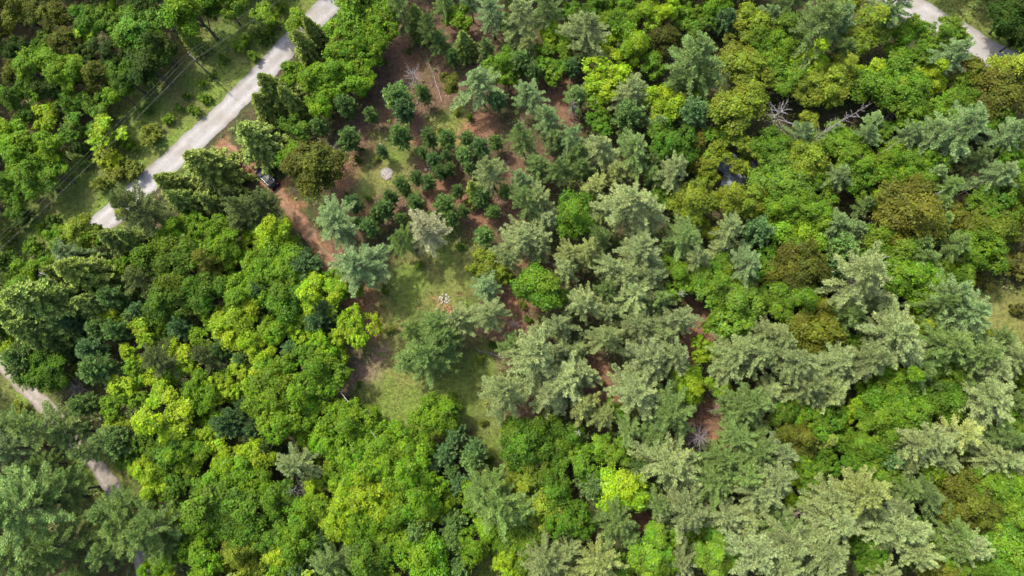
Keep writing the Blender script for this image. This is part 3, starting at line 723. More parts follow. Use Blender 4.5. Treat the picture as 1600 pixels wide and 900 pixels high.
ALLTREES = []
for i, (c, u, v, r) in enumerate(entries):
    R, h, z = tree_dims(c, r)
    if c[0] == 'f':
        R *= 0.9
    p = at(u, v, z)
    k = c[0]
    fam = k
    if k == 'm':
        fam = 'n' if R < 2.5 else ('w' if c in ('mw', 'mo') or (c == 'mg' and i % 2) else 'm')
    elif k == 'p':
        fam = 'q' if R < 2.6 else 'p'
    pr = random.choice(PROTO[fam])
    nm, word, cat, grp = KIND[k]
    if k == 'm' and r < YOUNG_R:
        nm, grp = 'sapling', 'young leafy trees filling the canopy gaps'
    root = thing(nm, make_label(i), cat, (p.x, p.y, ground_z(p.x, p.y) - 0.05), random.uniform(0, 6.283), grp)
    tilt = 0.035 if k in 'pm' else 0.02
    root.rotation_euler.x = random.gauss(0, tilt); root.rotation_euler.y = random.gauss(0, tilt)
    root.scale = (R / pr['R'] * random.uniform(0.88, 1.12), R / pr['R'] * random.uniform(0.88, 1.12), h / pr['h'] * (random.uniform(0.84, 1.18) if k == 'p' else random.uniform(0.92, 1.1)))
    t = link('trunk' if k != 'c' else 'stem', pr['trunk'], root)
    cr = link('crown' if k != 'c' else 'foliage', pr['crown'], root)
    a = albedo(c)
    jv = random.gauss(1.0, 0.12)
    if k == 'm' and u > 780:                      # the eastern woods are a little greyer
        m_ = random.uniform(0.05, 0.38); g_ = albedo('mg')
        a = tuple(a[i_] * (1 - m_) + (g_[i_] * 1.05 + (0.012, 0, 0.014)[i_]) * m_ for i_ in range(3)) if c == 'mb' else a
    jr = random.gauss(1.0, 0.035 if k in 'mc' else 0.015)
    cr.color = (a[0] * jv * jr, a[1] * jv, a[2] * jv * random.gauss(1, 0.04), 1)
    ALLTREES.append((p.x, p.y, R, h, c))

# ------------------------------------------------------------------ dead and bare trees
def branch_paths(p0, d, L, rng, r0, fork=5):
    """a bough with side twigs"""
    m = 5
    s = np.linspace(0, 1, m)[:, None]
    bend = rng.normal(scale=0.14, size=3)
    A = p0 + d * (L * s) + bend * L * s ** 2
    paths = [(A, np.linspace(r0, r0 * 0.3, m))]
    for i in range(fork):
        f = rng.uniform(0.25, 0.95)
        q = p0 + d * (L * f) + bend * L * f ** 2
        td = nrm(d * 0.7 + rng.normal(scale=0.6, size=3))
        tl = L * rng.uniform(0.2, 0.45) * (1.2 - f)
        paths.append((np.array([q, q + td * tl * 0.55 + rng.normal(scale=0.03, size=3), q + td * tl]), np.array([r0 * 0.5, r0 * 0.36, r0 * 0.2])))
    return paths

def dead_tree(u, v, r, h, label, mat, seed, tip=None, base_z=None, nb=16, name='dead_tree', start=0.35, thick=1.0, up=0.35, zfrac=0.75):
    rng = np.random.default_rng(seed)
    z = h * zfrac
    p = at(u, v, z)
    R = r / F * (H - z)
    base = Vector((p.x, p.y, ground_z(p.x, p.y)))
    top = Vector((0, 0, h))
    if tip is not None:                        # a leaning trunk through two seen points
        a = at(u, v, base_z); b = at(tip[0], tip[1], tip[2])
        k = (0 - a.z) / (b.z - a.z)
        base = a + (b - a) * k
        top = b - base
        R = r / F * (H - b.z)
    root = thing(name, label, 'dead tree', base, 0, 'bare dead trees')
    tv = np.array(top); n = 7
    s = np.linspace(0, 1, n)[:, None]
    tp = tv * s + np.cumsum(rng.normal(scale=0.1, size=(n, 3)), 0) * s
    tp[0, 2] -= 0.2
    link('trunk', tube_mesh('dead_trunk', [(tp, np.linspace(0.12, 0.03, n) * thick * 0.75 * (0.6 + h / 20))], mat, 6), root)
    ax = nrm(tv)
    for i in range(nb):
        f = start + (0.99 - start) * (i + rng.random()) / nb
        q = np.array([np.interp(f, s[:, 0], tp[:, c]) for c in range(3)])
        az = i * 2.4 + rng.normal(scale=0.3)
        e1 = nrm(np.cross(ax, [0.3, 1.0, 0.1])); e2 = np.cross(ax, e1)
        d = nrm(e1 * math.cos(az) + e2 * math.sin(az) + ax * (up + rng.normal(scale=0.15)))
        L = R * rng.uniform(0.65, 1.1) * (1.15 - 0.75 * max(0, (f - 0.55) / 0.45))
        link('bough', tube_mesh('bough', branch_paths(q, d, L, rng, 0.035 * thick * (0.7 + 0.3 * R), 7), mat, 3), root)
    return root

M_PURPLE = noisy_mat('weathered_bark', (0.085, 0.07, 0.072), (0.15, 0.13, 0.13), 4.0)
M_PINK = noisy_mat('dry_needles', (0.12, 0.088, 0.078), (0.2, 0.155, 0.14), 5.0)
dead_tree(647, 120, 25, 5.5, 'grey bare tree standing on brown leaf litter right of the leafy corner trees', M_DEAD, 1, nb=26, thick=1.0)
dead_tree(516, 240, 25, 5.5, 'grey bare tree leaning over the round bronze crown beside the brown litter', M_DEAD, 2, nb=24)
dead_tree(893, 163, 14, 8, 'thin purple-grey dead treetop between green pines below a lime tree', M_PURPLE, 3, nb=20)
dead_tree(812, 196, 15, 8, 'pinkish dead treetop with dry needles over the dark gap among pines', M_PINK, 4, nb=22)
dead_tree(1217, 178, 36, 8.0, 'spidery grey dead tree with long bare limbs in a dark gap', M_DEAD, 5, nb=16, thick=1.5, up=0.2)
dead_tree(1392, 180, 13, 6.5, 'small spiky grey dead top at the end of the leaning trunks', M_DEAD, 6, nb=16, thick=1.3)
dead_tree(1260, 222, 20, 12, 'upper of two long bare grey trunks leaning over green crowns', M_DEAD, 7, tip=(1366, 158, 11.0), base_z=6.0, nb=48, start=0.3, name='leaning_dead_tree', thick=0.85, up=0.5)
dead_tree(1262, 226, 17, 11, 'lower of two long bare grey trunks leaning over green crowns', M_DEAD, 8, tip=(1328, 178, 10.0), base_z=6.0, nb=42, start=0.3, name='leaning_dead_tree', thick=0.8, up=0.5)
dead_tree(1375, 241, 5, 9, 'short pale bare stem rising among bright green crowns', M_PALEDEAD, 9, tip=(1401, 226, 8.5), base_z=6.0, nb=4, start=0.6, name='leaning_dead_tree', thick=1.0)
dead_tree(1455, 249, 9, 9, 'white twiggy snag lying below the flat bluish pine', M_PALEDEAD, 10, tip=(1481, 236, 8.6), base_z=7.0, nb=12, start=0.6, name='leaning_dead_tree', thick=0.9, up=0.7)
dead_tree(1476, 258, 8, 9, 'second smaller white twiggy snag right of the flat bluish pine\'s snag', M_PALEDEAD, 11, tip=(1502, 246, 8.3), base_z=7.0, nb=10, start=0.6, name='leaning_dead_tree', thick=0.8, up=0.7)
dead_tree(1510, 299, 8, 8, 'thin grey bare stem over the brown gap near the right edge', M_DEAD, 12, tip=(1543, 284, 7.6), base_z=5.0, nb=8, start=0.6, name='leaning_dead_tree', thick=0.9)
dead_tree(1444, 308, 8, 9, 'pale bare branch jutting upper right of the big bronze crown', M_PALEDEAD, 13, tip=(1468, 297, 8.8), base_z=7.6, nb=9, start=0.7, name='leaning_dead_tree', thick=0.9, up=0.7)
dead_tree(1458, 326, 9, 9, 'pale dead branch lying just right of the big bronze crown', M_PALEDEAD, 14, tip=(1492, 314, 8.8), base_z=7.4, nb=12, start=0.7, name='leaning_dead_tree', thick=0.9, up=0.7)
dead_tree(1360, 410, 15, 10.5, 'white forked snag above the largest pale pine', M_PALEDEAD, 15, tip=(1390, 402, 10.2), base_z=9.0, nb=5, start=0.8, name='leaning_dead_tree', thick=1.1, up=0.4)
dead_tree(1068, 460, 14, 10.2, 'small white bare limbs poking out between two bright leafy trees', M_PALEDEAD, 16, nb=9, start=0.75, thick=0.9, up=0.5, zfrac=0.95)
dead_tree(908, 675, 11, 8.5, 'small white snag over a black gap below the central pines', M_PALEDEAD, 17, nb=7, start=0.75, thick=1.2, up=0.3, zfrac=0.95)
dead_tree(1090, 685, 25, 8, 'purple-grey dead tree with dense radiating boughs beside orange soil', M_PURPLE, 18, nb=44, thick=1.0, up=0.25)
dead_tree(1118, 640, 14, 5, 'low pinkish-grey dead tree on the narrow strip of orange soil', M_PINK, 19, nb=18)
dead_tree(1247, 800, 25, 6.5, 'spiky brown dead tree with pale boughs in a gap among pale pines', M_PINK, 20, nb=26, thick=1.2, up=0.25)
dead_tree(1498, 741, 13, 5, 'white snag standing over the orange soil and dark grass', M_PALEDEAD, 21, nb=8, thick=1.3, up=0.3)
dead_tree(883, 820, 9, 8.8, 'few white bare twigs in the crown of a mid green tree', M_PALEDEAD, 22, nb=6, start=0.8, thick=0.9, zfrac=0.95)
dead_tree(803, 508, 14, 5, 'pale pinkish dead tree by the brown litter under central pines', M_PINK, 23, nb=20)
dead_tree(460, 764, 17, 8, 'grey bare boughs below the lone grey-green pine among lime trees', M_DEAD, 24, nb=24, up=0.2)
dead_tree(120, 606, 20, 5, 'grey dead tree beside the upper end of the dirt lane', M_PURPLE, 25, nb=28)
dead_tree(160, 75, 15, 7, 'grey bare tree among dark crowns in the top left woods', M_DEAD, 26, nb=18)
dead_tree(1005, 535, 20, 6, 'grey dead boughs under a star-shaped pale pine near the centre', M_PURPLE, 27, nb=22, up=0.1)
dead_tree(1380, 772, 18, 4.5, 'low purplish dead tree in the brown gap between pale pines', M_PURPLE, 28, nb=20)
dead_tree(650, 28, 20, 6, 'grey dead conifer with fine boughs at the top of the brown litter', M_DEAD, 29, nb=28, up=0.1)
dead_tree(613, 722, 5, 9.4, 'pale bare limb showing through the large leafy crowns at the bottom', M_PALEDEAD, 30, tip=(628, 742, 9.2), base_z=8.6, nb=3, start=0.9, name='leaning_dead_tree', thick=1.0)

# ------------------------------------------------------------------ fallen logs
def log(u0, v0, u1, v1, r, label, mat, seed):
    rng = np.random.default_rng(seed)
    a, b = at(u0, v0, 0.2), at(u1, v1, 0.2)
    c = (a + b) / 2
    root = thing('fallen_log', label, 'log', (c.x, c.y, ground_z(c.x, c.y)), 0, 'fallen logs on the forest floor')
    s = np.linspace(0, 1, 6)[:, None]
    P = np.array(a - c) + (np.array(b) - np.array(a)) * s
    P[:, 2] = [float(hgt(np.array(c.x + q[0]), np.array(c.y + q[1]))) + r * 0.8 - root.location.z for q in P]
    P[1:-1, :2] += rng.normal(scale=0.16, size=(4, 2))
    link('trunk', tube_mesh('log', [(P, np.linspace(r, r * 0.45, 6))], mat, 7), root)
    for i in range(5):
        q = P[0] + (P[-1] - P[0]) * rng.uniform(0.3, 0.95)
        d = nrm(rng.normal(size=3) + np.array([0, 0, 0.6]))
        link('branch_stub', tube_mesh('branch_stub', [(np.array([q, q + d * 0.35, q + d * 0.7]), np.array([r * 0.4, r * 0.3, r * 0.12]))], mat, 4), root)
log(690, 158, 667, 88, 0.085, 'long thin pale fallen log lying on litter beside the bluish pine', M_DEAD, 1)
log(464, 226, 493, 231, 0.10, 'short pale fallen log in shade above the bronze crown', M_PALEDEAD, 2)
log(655, 150, 622, 190, 0.11, 'grey fallen log in the brown litter left of young conifers', M_DEAD, 3)
log(1436, 47, 1408, 74, 0.14, 'pale log lying just below the right-hand gravel road', M_PALEDEAD, 4)
log(745, 545, 790, 560, 0.12, 'greyish log on brown litter between the two central pine clumps', M_DEAD, 5)
log(525, 578, 552, 604, 0.12, 'brown-grey log on the brush patch left of the grass clearing', M_DEAD, 6)

# ------------------------------------------------------------------ stones, ash, rubble
def stone_mesh(name, r, seed, mat, flat=0.65):
    rng = np.random.default_rng(seed)
    bm = bmesh.new()
    bmesh.ops.create_icosphere(bm, subdivisions=1, radius=r)
    for vtx in bm.verts:
        vtx.co = vtx.co * rng.uniform(0.75, 1.2); vtx.co.z *= flat
    me = bpy.data.meshes.new(name); bm.to_mesh(me); bm.free(); me.materials.append(mat)
    return me
M_WHITE = noisy_mat('white_stone', (0.15, 0.135, 0.118), (0.25, 0.23, 0.205), 8.0)
M_RUST = noisy_mat('rusty_chunk', (0.12, 0.05, 0.026), (0.19, 0.1, 0.06), 8.0)
M_ASH = noisy_mat('pale_ash', (0.085, 0.075, 0.068), (0.18, 0.165, 0.152), 5.0)
M_GREY = noisy_mat('grey_stone', (0.09, 0.086, 0.082), (0.16, 0.155, 0.148), 8.0)
def heap(name, label, cat, u, v, rad, n, mat, part, seed, rs=(0.12, 0.3), pile=0.35):
    rng = np.random.default_rng(seed)
    p = at(u, v, 0.1)
    root = thing(name, label, cat, (p.x, p.y, ground_z(p.x, p.y)))
    for i in range(n):
        a = rng.uniform(0, 6.28); d = rad * math.sqrt(rng.random())
        o = link(part, stone_mesh(part, rng.uniform(*rs), seed * 100 + i, mat), root)
        o.location = (d * math.cos(a), d * math.sin(a), 0.06 + pile * max(0, 1 - d / rad) * rng.random())
        o.rotation_euler = (rng.normal(scale=0.3), rng.normal(scale=0.3), a)
    return root
heap('stone_heap', 'white stone heap in the bright moss at the top of the grass clearing', 'stones', 693, 467, 0.95, 40, M_WHITE, 'stone', 3, (0.07, 0.2))
heap('rubble_heap', 'rusty orange rubble scattered just below the white stone heap', 'rubble', 699, 484, 0.8, 16, M_RUST, 'chunk', 4, (0.1, 0.22), 0.1)
heap('rubble_heap', 'three pale pinkish chunks left of the rusty rubble', 'rubble', 685, 484, 0.5, 4, M_WHITE, 'chunk', 5, (0.1, 0.17), 0.05)
heap('rubble_heap', 'few orange chunks right of the white stone heap in brownish moss', 'rubble', 716, 457, 0.7, 5, M_RUST, 'chunk', 6, (0.1, 0.2), 0.05)
for u, v, r, mt, lb in [(666, 266, 0.32, M_WHITE, 'pale stone beside the young conifers right of the ash patch'), (672, 265, 0.22, M_GREY, 'small grey stone touching the pale stone right of the ash patch'),
                        (711, 273, 0.26, M_WHITE, 'pale stone under the cluster of young conifers'), (707, 74, 0.36, M_GREY, 'bluish-grey stone left of the green pointed spruce'),
                        (657, 70, 0.2, M_WHITE, 'small white stone on brown litter above the grey bare tree'), (595, 142, 0.24, M_WHITE, 'small pale stone on litter under the big leafy crowns'),
                        (604, 218, 0.22, M_WHITE, 'small pale stone left of a young conifer above the ash patch'), (658, 204, 0.2, M_WHITE, 'small pale stone between the pair of young conifers'),
                        (594, 225, 0.2, M_GREY, 'grey stone at the shaded edge above the ash patch'), (653, 482, 0.2, M_RUST, 'single rusty stone in the moss left of the white heap')]:
    p = at(u, v, 0.1)
    thing('stone', lb, 'stone', (p.x, p.y, ground_z(p.x, p.y) + 0.06), random.uniform(0, 6), 'loose stones on the forest floor', stone_mesh('stone', r, int(u), mt))
p = at(605, 272, 0.05)
fp = thing('fire_pit', 'round pale ash patch of an old fire on mossy grass', 'fire pit', (p.x, p.y, ground_z(p.x, p.y)))
k = 28; ang = np.arange(k) * 2 * math.pi / k
rr = 1.05 + 0.10 * np.sin(3 * ang) + 0.07 * np.sin(7 * ang + 1)
rows = [np.stack([f * rr * np.cos(ang), f * rr * np.sin(ang), 0.11 + 0.10 * (1 - f) + 0 * ang], 1) for f in (1.0, 0.75, 0.5, 0.25)]
V = np.concatenate(rows + [np.array([[0, 0, 0.22]])] * 1)
Fq = [[a * k + i, a * k + (i + 1) % k, (a + 1) * k + (i + 1) % k, (a + 1) * k + i] for a in range(3) for i in range(k)]
bmv = bpy.data.meshes.new('ash'); bmv.from_pydata([tuple(x) for x in V], [], Fq + [[3 * k + i, 3 * k + (i + 1) % k, 4 * k] for i in range(k)]); bmv.materials.append(M_ASH)
link('ash', bmv, fp)
for i in range(11):
    a = i * 0.571 + random.gauss(0, 0.07)
    o = link('stone', stone_mesh('stone', random.uniform(0.09, 0.15), 900 + i, M_GREY), fp)
    o.location = (1.02 * math.cos(a), 1.02 * math.sin(a), 0.1)

# ------------------------------------------------------------------ utility poles and wires
M_POLE = noisy_mat('pole_wood', (0.06, 0.05, 0.042), (0.1, 0.085, 0.07), 5.0)
M_INS = plain_mat('porcelain', (0.3, 0.29, 0.27), 0.3)
M_WIRE = plain_mat('wire_metal', (0.09, 0.09, 0.092), 0.6, 0.0)
PZ = 8.2
pp = [at(-60, 432, PZ), at(297, 87, PZ), at(520, -78, PZ)]
OFF = [(-0.95, 8.02), (0.0, 8.38), (0.95, 8.02), (0.12, 6.9)]
def pole(i, label):
    p = pp[i]
    d = (pp[min(i + 1, 2)] - pp[max(i - 1, 0)]); d.z = 0; d.normalize()
    root = thing('utility_pole', label, 'utility pole', (p.x, p.y, ground_z(p.x, p.y)), math.atan2(d.y, d.x), 'utility poles along the gravel road')
    link('pole_shaft', tube_mesh('pole_shaft', [(np.array([[0, 0, -0.3], [0, 0, 3], [0, 0, PZ]]), np.array([0.17, 0.15, 0.11]))], M_POLE, 8), root)
    bm = bmesh.new()
    bmesh.ops.create_cube(bm, size=1.0, matrix=Matrix.Translation((0.16, 0, 7.8)) @ Matrix.Diagonal((0.1, 2.2, 0.12, 1)))
    bmesh.ops.bevel(bm, geom=bm.edges[:], offset=0.012, segments=1, affect='EDGES')
    me = bpy.data.meshes.new('crossarm'); bm.to_mesh(me); bm.free(); me.materials.append(M_POLE)
    link('crossarm', me, root)
    for y, z in OFF[:3]:
        z0 = 7.86 if y else PZ
        x0 = 0.16 if y else 0
        link('insulator', tube_mesh('insulator', [(np.array([[x0, y, z0], [x0, y, z0 + 0.07], [x0, y, z0 + 0.12], [x0, y, z0 + 0.17]]), np.array([0.05, 0.1, 0.06, 0.04]))], M_INS, 8), root)
    return root, d
poles = [pole(0, 'dark wooden utility pole beyond the left edge by the road'), pole(1, 'dark wooden utility pole on the tan verge left of the gravel road'), pole(2, 'dark wooden utility pole beyond the top edge by the road')]
c = pp[1]
wr = thing('overhead_wires', 'thin overhead wires running along the gravel road through the utility pole', 'wires', (c.x, c.y, PZ))
for y, z in OFF:
    pts = []
    for a in range(2):
        A = pp[a] + Vector((-poles[a][1].y, poles[a][1].x, 0)) * y; B = pp[a + 1] + Vector((-poles[a + 1][1].y, poles[a + 1][1].x, 0)) * y
        for f in np.linspace(0, 1, 13)[(0 if a == 0 else 1):]:
            q = A + (B - A) * f
            pts.append((q.x - c.x, q.y - c.y, z - PZ - 0.7 * 4 * f * (1 - f)))
    link('wire', tube_mesh('wire', [(np.array(pts), np.full(len(pts), 0.009))], M_WIRE, 4), wr)

# ------------------------------------------------------------------ cars
M_GLASS = plain_mat('car_glass', (0.02, 0.028, 0.035), 0.03, 0, 0.6)
M_TYRE = plain_mat('tyre_rubber', (0.02, 0.02, 0.02), 0.85)
M_RIM = plain_mat('alloy_rim', (0.45, 0.45, 0.46), 0.35, 0.8)
M_LAMPW = plain_mat('headlight_glass', (0.6, 0.62, 0.63), 0.1)
M_LAMPR = plain_mat('tail_light_glass', (0.25, 0.01, 0.01), 0.15)
M_TRIM = plain_mat('black_trim', (0.018, 0.018, 0.02), 0.6)
def loft(name, secs, mat, root, bev=0.0):
    """secs: list of (x, half-width bottom, half-width top, z bottom, z top)"""
    bm = bmesh.new(); rings = []
    for x, wb, wt, zb, zt in secs:
        zm = zb + (zt - zb) * 0.6
        rings.append([bm.verts.new(c) for c in ((x, -wb, zb), (x, wb, zb), (x, max(wb, wt) * 1.02, zm), (x, wt, zt), (x, 0, zt + 0.03), (x, -wt, zt), (x, -max(wb, wt) * 1.02, zm))])
    n = 7
    for a, b in zip(rings, rings[1:]):
        for i in range(n):
            bm.faces.new((a[i], a[(i + 1) % n], b[(i + 1) % n], b[i]))
    bm.faces.new(rings[0][::-1]); bm.faces.new(rings[-1])
    bmesh.ops.recalc_face_normals(bm, faces=bm.faces)
    if bev:
        bmesh.ops.bevel(bm, geom=[e for e in bm.edges if e.calc_face_angle(0) > 0.5], offset=bev, segments=2, affect='EDGES')
    me = bpy.data.meshes.new(name); bm.to_mesh(me); bm.free(); me.materials.append(mat)
    return link(name, me, root)
def quad(name, pts, mat, root, thick=0.012):
    bm = bmesh.new(); f = bm.faces.new([bm.verts.new(q) for q in pts]); bm.normal_update()
    r = bmesh.ops.extrude_face_region(bm, geom=[f])
    for vtx in [e for e in r['geom'] if isinstance(e, bmesh.types.BMVert)]:
        vtx.co += f.normal * thick
    bmesh.ops.recalc_face_normals(bm, faces=bm.faces)
    me = bpy.data.meshes.new(name); bm.to_mesh(me); bm.free(); me.materials.append(mat)
    return link(name, me, root)
def car(u, v, head, label, paint):
    p = at(u, v, 0.8)
    root = thing('parked_car', label, 'car', (p.x, p.y, ground_z(p.x, p.y) + 0.04), head)
    loft('body', [(-2.32, .78, .74, .42, .92), (-2.2, .88, .84, .3, 1.02), (-1.4, .92, .88, .26, 1.06), (0.6, .92, .88, .26, 1.04), (1.5, .91, .84, .26, 0.98), (2.1, .86, .74, .3, 0.86), (2.34, .72, .62, .4, 0.72)], paint, root, 0.03)
    loft('cabin', [(-2.2, .82, .70, 1.0, 1.06), (-1.9, .84, .70, 1.0, 1.58), (-1.0, .85, .70, 1.0, 1.69), (0.1, .85, .69, 1.0, 1.66), (0.45, .84, .70, 1.0, 1.56), (1.15, .82, .72, 0.98, 1.03)], paint, root, 0.03)
    quad('windscreen', [(0.52, -.66, 1.555), (0.52, .66, 1.555), (1.12, .70, 1.09), (1.12, -.70, 1.09)][::-1], M_GLASS, root)
    quad('rear_window', [(-1.93, .62, 1.55), (-1.93, -.62, 1.55), (-2.19, -.66, 1.14), (-2.19, .66, 1.14)][::-1], M_GLASS, root)
    for s in (-1, 1):
        quad('side_window', [(-1.75, s * .80, 1.14), (-0.55, s * .83, 1.14), (-0.55, s * .745, 1.6), (-1.7, s * .745, 1.54)], M_GLASS, root, 0.02 * s)
        quad('side_window', [(-0.47, s * .83, 1.14), (0.8, s * .82, 1.12), (0.35, s * .745, 1.55), (-0.47, s * .745, 1.6)], M_GLASS, root, 0.02 * s)
        loft('wing_mirror', [(0.62, .06, .05, 0, .14), (0.74, .07, .06, 0, .15), (0.8, .04, .03, .02, .12)], paint, root).location = (0.05, s * 0.99, 1.06)
        loft('headlight', [(0, .05, .05, 0, .12), (.24, .16, .14, 0, .14), (.34, .14, .1, .02, .12)], M_LAMPW, root).location = (1.97, s * 0.56, 0.68)
        loft('tail_light', [(-.06, .1, .08, 0, .26), (0.06, .12, .1, 0, .28)], M_LAMPR, root).location = (-2.25, s * 0.7, 0.74)
        link('roof_rail', tube_mesh('roof_rail', [(np.array([[-1.75, s * .66, 1.66], [-1.0, s * .67, 1.75], [0.0, s * .66, 1.73], [0.3, s * .66, 1.66]]), np.full(4, 0.025))], M_RIM, 5), root)
        for x in (-1.42, 1.4):
            w = link('wheel', tube_mesh('tyre', [(np.array([[0, -.12, 0], [0, -.1, 0], [0, .1, 0], [0, .12, 0]]), np.array([.28, .35, .35, .28]))], M_TYRE, 20), root)
            w.location = (x, s * .83, .33)
            link('rim', tube_mesh('rim', [(np.array([[0, -.125, 0], [0, 0, 0], [0, .125, 0]]), np.array([.21, .24, .21]))], M_RIM, 14), w)
    loft('bumper', [(2.2, .8, .76, .26, .46), (2.4, .66, .62, .3, .46)], M_TRIM, root, 0.02)
    return root
dpx = at(437, 297, 0) - at(400, 259, 0)
car(417, 278, math.atan2(dpx.y, dpx.x) + math.pi, 'black car parked nose towards the road on the shaded orange track', plain_mat('black_paint', (0.006, 0.007, 0.011), 0.3, 0, 0.04, 0.0))

# ------------------------------------------------------------------ stuff: grass, undergrowth, twigs
def road_dist(X, Y):
    d = np.full(X.shape, 1e9)
    for Cc, hw in ((road_l, 2.6), (road_r, 2.6), (lane, 1.6), (track, 1.3)):
        for q in Cc[::2]:
            d = np.minimum(d, np.hypot(X - q[0], Y - q[1]) - hw)
    return d
def scatter(n, fun):
    X = RNG.uniform(-98, 92, n); Y = RNG.uniform(-38, 82, n)
    keep = RNG.random(n) < fun(X, Y)
    X, Y = X[keep], Y[keep]
    k2 = road_dist(X, Y) > 0.15
    return X[k2], Y[k2]
# grass
X, Y = scatter(400000, lambda X, Y: np.clip(b_grass.w(X, Y, 0.5) + 0.8 * b_verge.w(X, Y, 0.6) + 0.25 * b_tan.w(X, Y, 0.6), 0, 1) * np.clip(0.62 + 0.4 * wob(X, Y, 1.1, 6), 0.1, 1))
n = len(X)
P = np.stack([X, Y, hgt(X, Y) - 0.02], 1)
D = nrm(np.array([0, 0, 1.0]) + RNG.normal(scale=0.55, size=(n, 3)))
V, Fq = needle_quads(P, D, 0.34, 0.045, RNG)
dry = np.clip(0.2 + 0.5 * wob(X, Y, 1.6, 14) + 0.2 * b_tan.w(X, Y, 0.6), 0, 1)[:, None]
lc = np.array([0.06, 0.092, 0.012]) * (1 - dry) + np.array([0.105, 0.1, 0.03]) * dry
tt = tint_for(n, RNG)
link('grass', mesh_from('grass', V, Fq, M_UNDER, tt, np.repeat(lc, 4, 0)))['kind'] = 'stuff'
print('grass', n)
# undergrowth
X, Y = scatter(15000, lambda X, Y: np.clip(0.62 - 0.75 * b_lit.w(X, Y) - 0.9 * b_grass.w(X, Y) - b_soil.w(X, Y) - 0.2 * b_verge.w(X, Y) + 0.3 * wob(X, Y, 3, 9), 0.07, 1))
m = len(X); per = 13
hh = RNG.uniform(0.15, 0.9, m)
cen = np.repeat(np.stack([X, Y, hgt(X, Y) + hh], 1), per, 0)
dd = nrm(RNG.normal(size=(m * per, 3)))
P = cen + dd * np.repeat(0.25 + 0.45 * hh, per)[:, None] * RNG.uniform(0.3, 1.1, (m * per, 1)) * np.array([1, 1, 0.6])
V, Fq = leaf_quads(P, nrm(dd * 0.4 + np.array([0, 0, 0.9]) + RNG.normal(scale=0.4, size=(m * per, 3))), 0.13, RNG)
pal = np.array([[0.09, 0.145, 0.026], [0.07, 0.12, 0.028], [0.11, 0.125, 0.04], [0.12, 0.18, 0.028]])[RNG.integers(0, 4, m)]
link('undergrowth', mesh_from('undergrowth', V, Fq, M_UNDER, tint_for(m * per, RNG), np.repeat(pal, per * 4, 0)))['kind'] = 'stuff'
# twigs and dead branches
X, Y = scatter(30000, lambda X, Y: np.clip(0.4 * b_lit.w(X, Y) + 0.9 * b_brush.w(X, Y, 0.6) + 0.2 * b_soil.w(X, Y), 0, 1) * np.clip(0.5 + 0.6 * wob(X, Y, 1.5, 25), 0, 1))
n = len(X)
D = nrm(RNG.normal(size=(n, 3)) * np.array([1, 1, 0.12]))
V, Fq = needle_quads(np.stack([X, Y, hgt(X, Y) + RNG.uniform(0.03, 0.12, n)], 1), D, RNG.uniform(0.3, 1.3, n), 0.035, RNG)
lc = np.array([[0.12, 0.1, 0.09], [0.07, 0.05, 0.04], [0.17, 0.15, 0.13]])[RNG.integers(0, 3, n)]
link('fallen_twigs', mesh_from('fallen_twigs', V, Fq, M_UNDER, tint_for(n, RNG), np.repeat(lc, 4, 0)))['kind'] = 'stuff'
# low leaf litter chips give the brown floor its speckle
X, Y = scatter(170000, lambda X, Y: np.clip(0.8 * b_lit.w(X, Y) + 0.5 * b_soil.w(X, Y), 0, 1) * np.clip(0.5 + 0.5 * wob(X, Y, 1.2, 28), 0.05, 1))
n = len(X)
V, Fq = leaf_quads(np.stack([X, Y, hgt(X, Y) + RNG.uniform(0.02, 0.06, n)], 1), nrm(np.array([0, 0, 1.0]) + RNG.normal(scale=0.4, size=(n, 3))), 0.11, RNG)
lc = np.array([[0.1, 0.06, 0.038], [0.135, 0.082, 0.052], [0.06, 0.04, 0.03], [0.19, 0.145, 0.105]])[RNG.integers(0, 4, n)]
link('leaf_litter', mesh_from('leaf_litter', V, Fq, M_UNDER, tint_for(n, RNG), np.repeat(lc, 4, 0)))['kind'] = 'stuff'

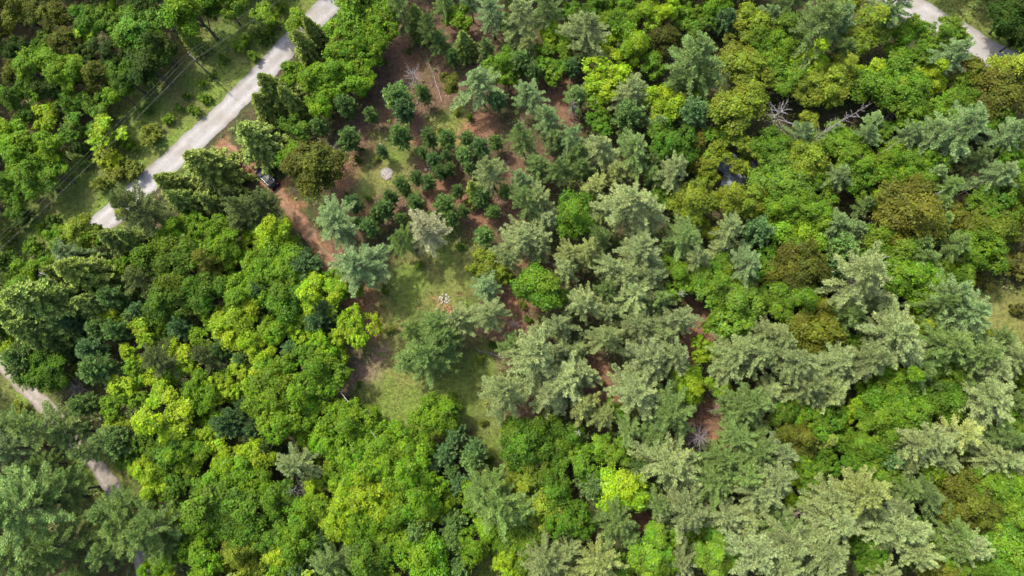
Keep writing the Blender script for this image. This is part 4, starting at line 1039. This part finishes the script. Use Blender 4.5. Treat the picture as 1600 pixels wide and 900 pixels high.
# ------------------------------------------------------------------ the woods going on beyond the frame, one mass
def lod(seed):
    rng = np.random.default_rng(seed)
    P, Nn = [], []
    for i in range(9):
        a = rng.uniform(0, 6.28); e = math.asin(rng.uniform(-0.3, 1))
        cl = np.array([math.cos(a) * math.cos(e) * 0.62, math.sin(a) * math.cos(e) * 0.62, 1.9 + 0.75 * math.sin(e)])
        d = nrm(rng.normal(size=(75, 3)) + np.array([0, 0, 0.4]))
        P.append(cl + d * 0.42); Nn.append(nrm(d + np.array([0, 0, 0.5]) + rng.normal(scale=0.4, size=(75, 3))))
    return leaf_quads(np.concatenate(P), np.concatenate(Nn), 0.085, rng)
LODS = [lod(i) for i in range(4)]
Vs, Fs, Ls, off = [], [], [], 0
Qi = Q.inverted()
for gx_ in np.arange(-124, 122, 4.5):
    for gy_ in np.arange(-66, 112, 4.5):
        x, y = gx_ + random.uniform(-1.7, 1.7), gy_ + random.uniform(-1.7, 1.7)
        cv = Qi @ Vector((x, y, 7.0 - H))
        u, v = 800 + F * cv.x / -cv.z, 450 - F * cv.y / -cv.z
        if (-26 < u < 1626 and -26 < v < 926) or not (-250 < u < 1850 and -230 < v < 1130):
            continue
        if float(road_dist(np.array([x]), np.array([y]))[0]) < 3.0:
            continue
        s_ = random.uniform(2.6, 4.0)
        Vl, Fl = LODS[random.randrange(4)]
        a = random.uniform(0, 6.28); ca, sa = math.cos(a), math.sin(a)
        W = np.stack([Vl[:, 0] * ca - Vl[:, 1] * sa, Vl[:, 0] * sa + Vl[:, 1] * ca, Vl[:, 2]], 1) * s_ + np.array([x, y, 0])
        Vs.append(W); Fs.append(Fl + off); off += len(W)
        cd = 0.85 * np.array(albedo(random.choice(['pa', 'pg', 'mb', 'mg', 'mo', 'ml'] if x > 0 else ['mb', 'mg', 'ml', 'md', 'so'])))
        Ls.append(np.tile(np.array(cd), (len(W), 1)))
V = np.concatenate(Vs)
link('surrounding_woods', mesh_from('surrounding_woods', V, np.concatenate(Fs), M_UNDER, tint_for(len(V) // 4, RNG), np.concatenate(Ls)))['kind'] = 'stuff'
print('tris', sum(len(m.polygons) * 2 for m in bpy.data.meshes)); print('young_broadleaf_trees', sum(1 for e in entries if e[0][0] == 'm' and e[3] < YOUNG_R), 'TREES', len(entries), 'by kind', {k: sum(1 for e in entries if e[0][0] == k) for k in 'pmsfc'})
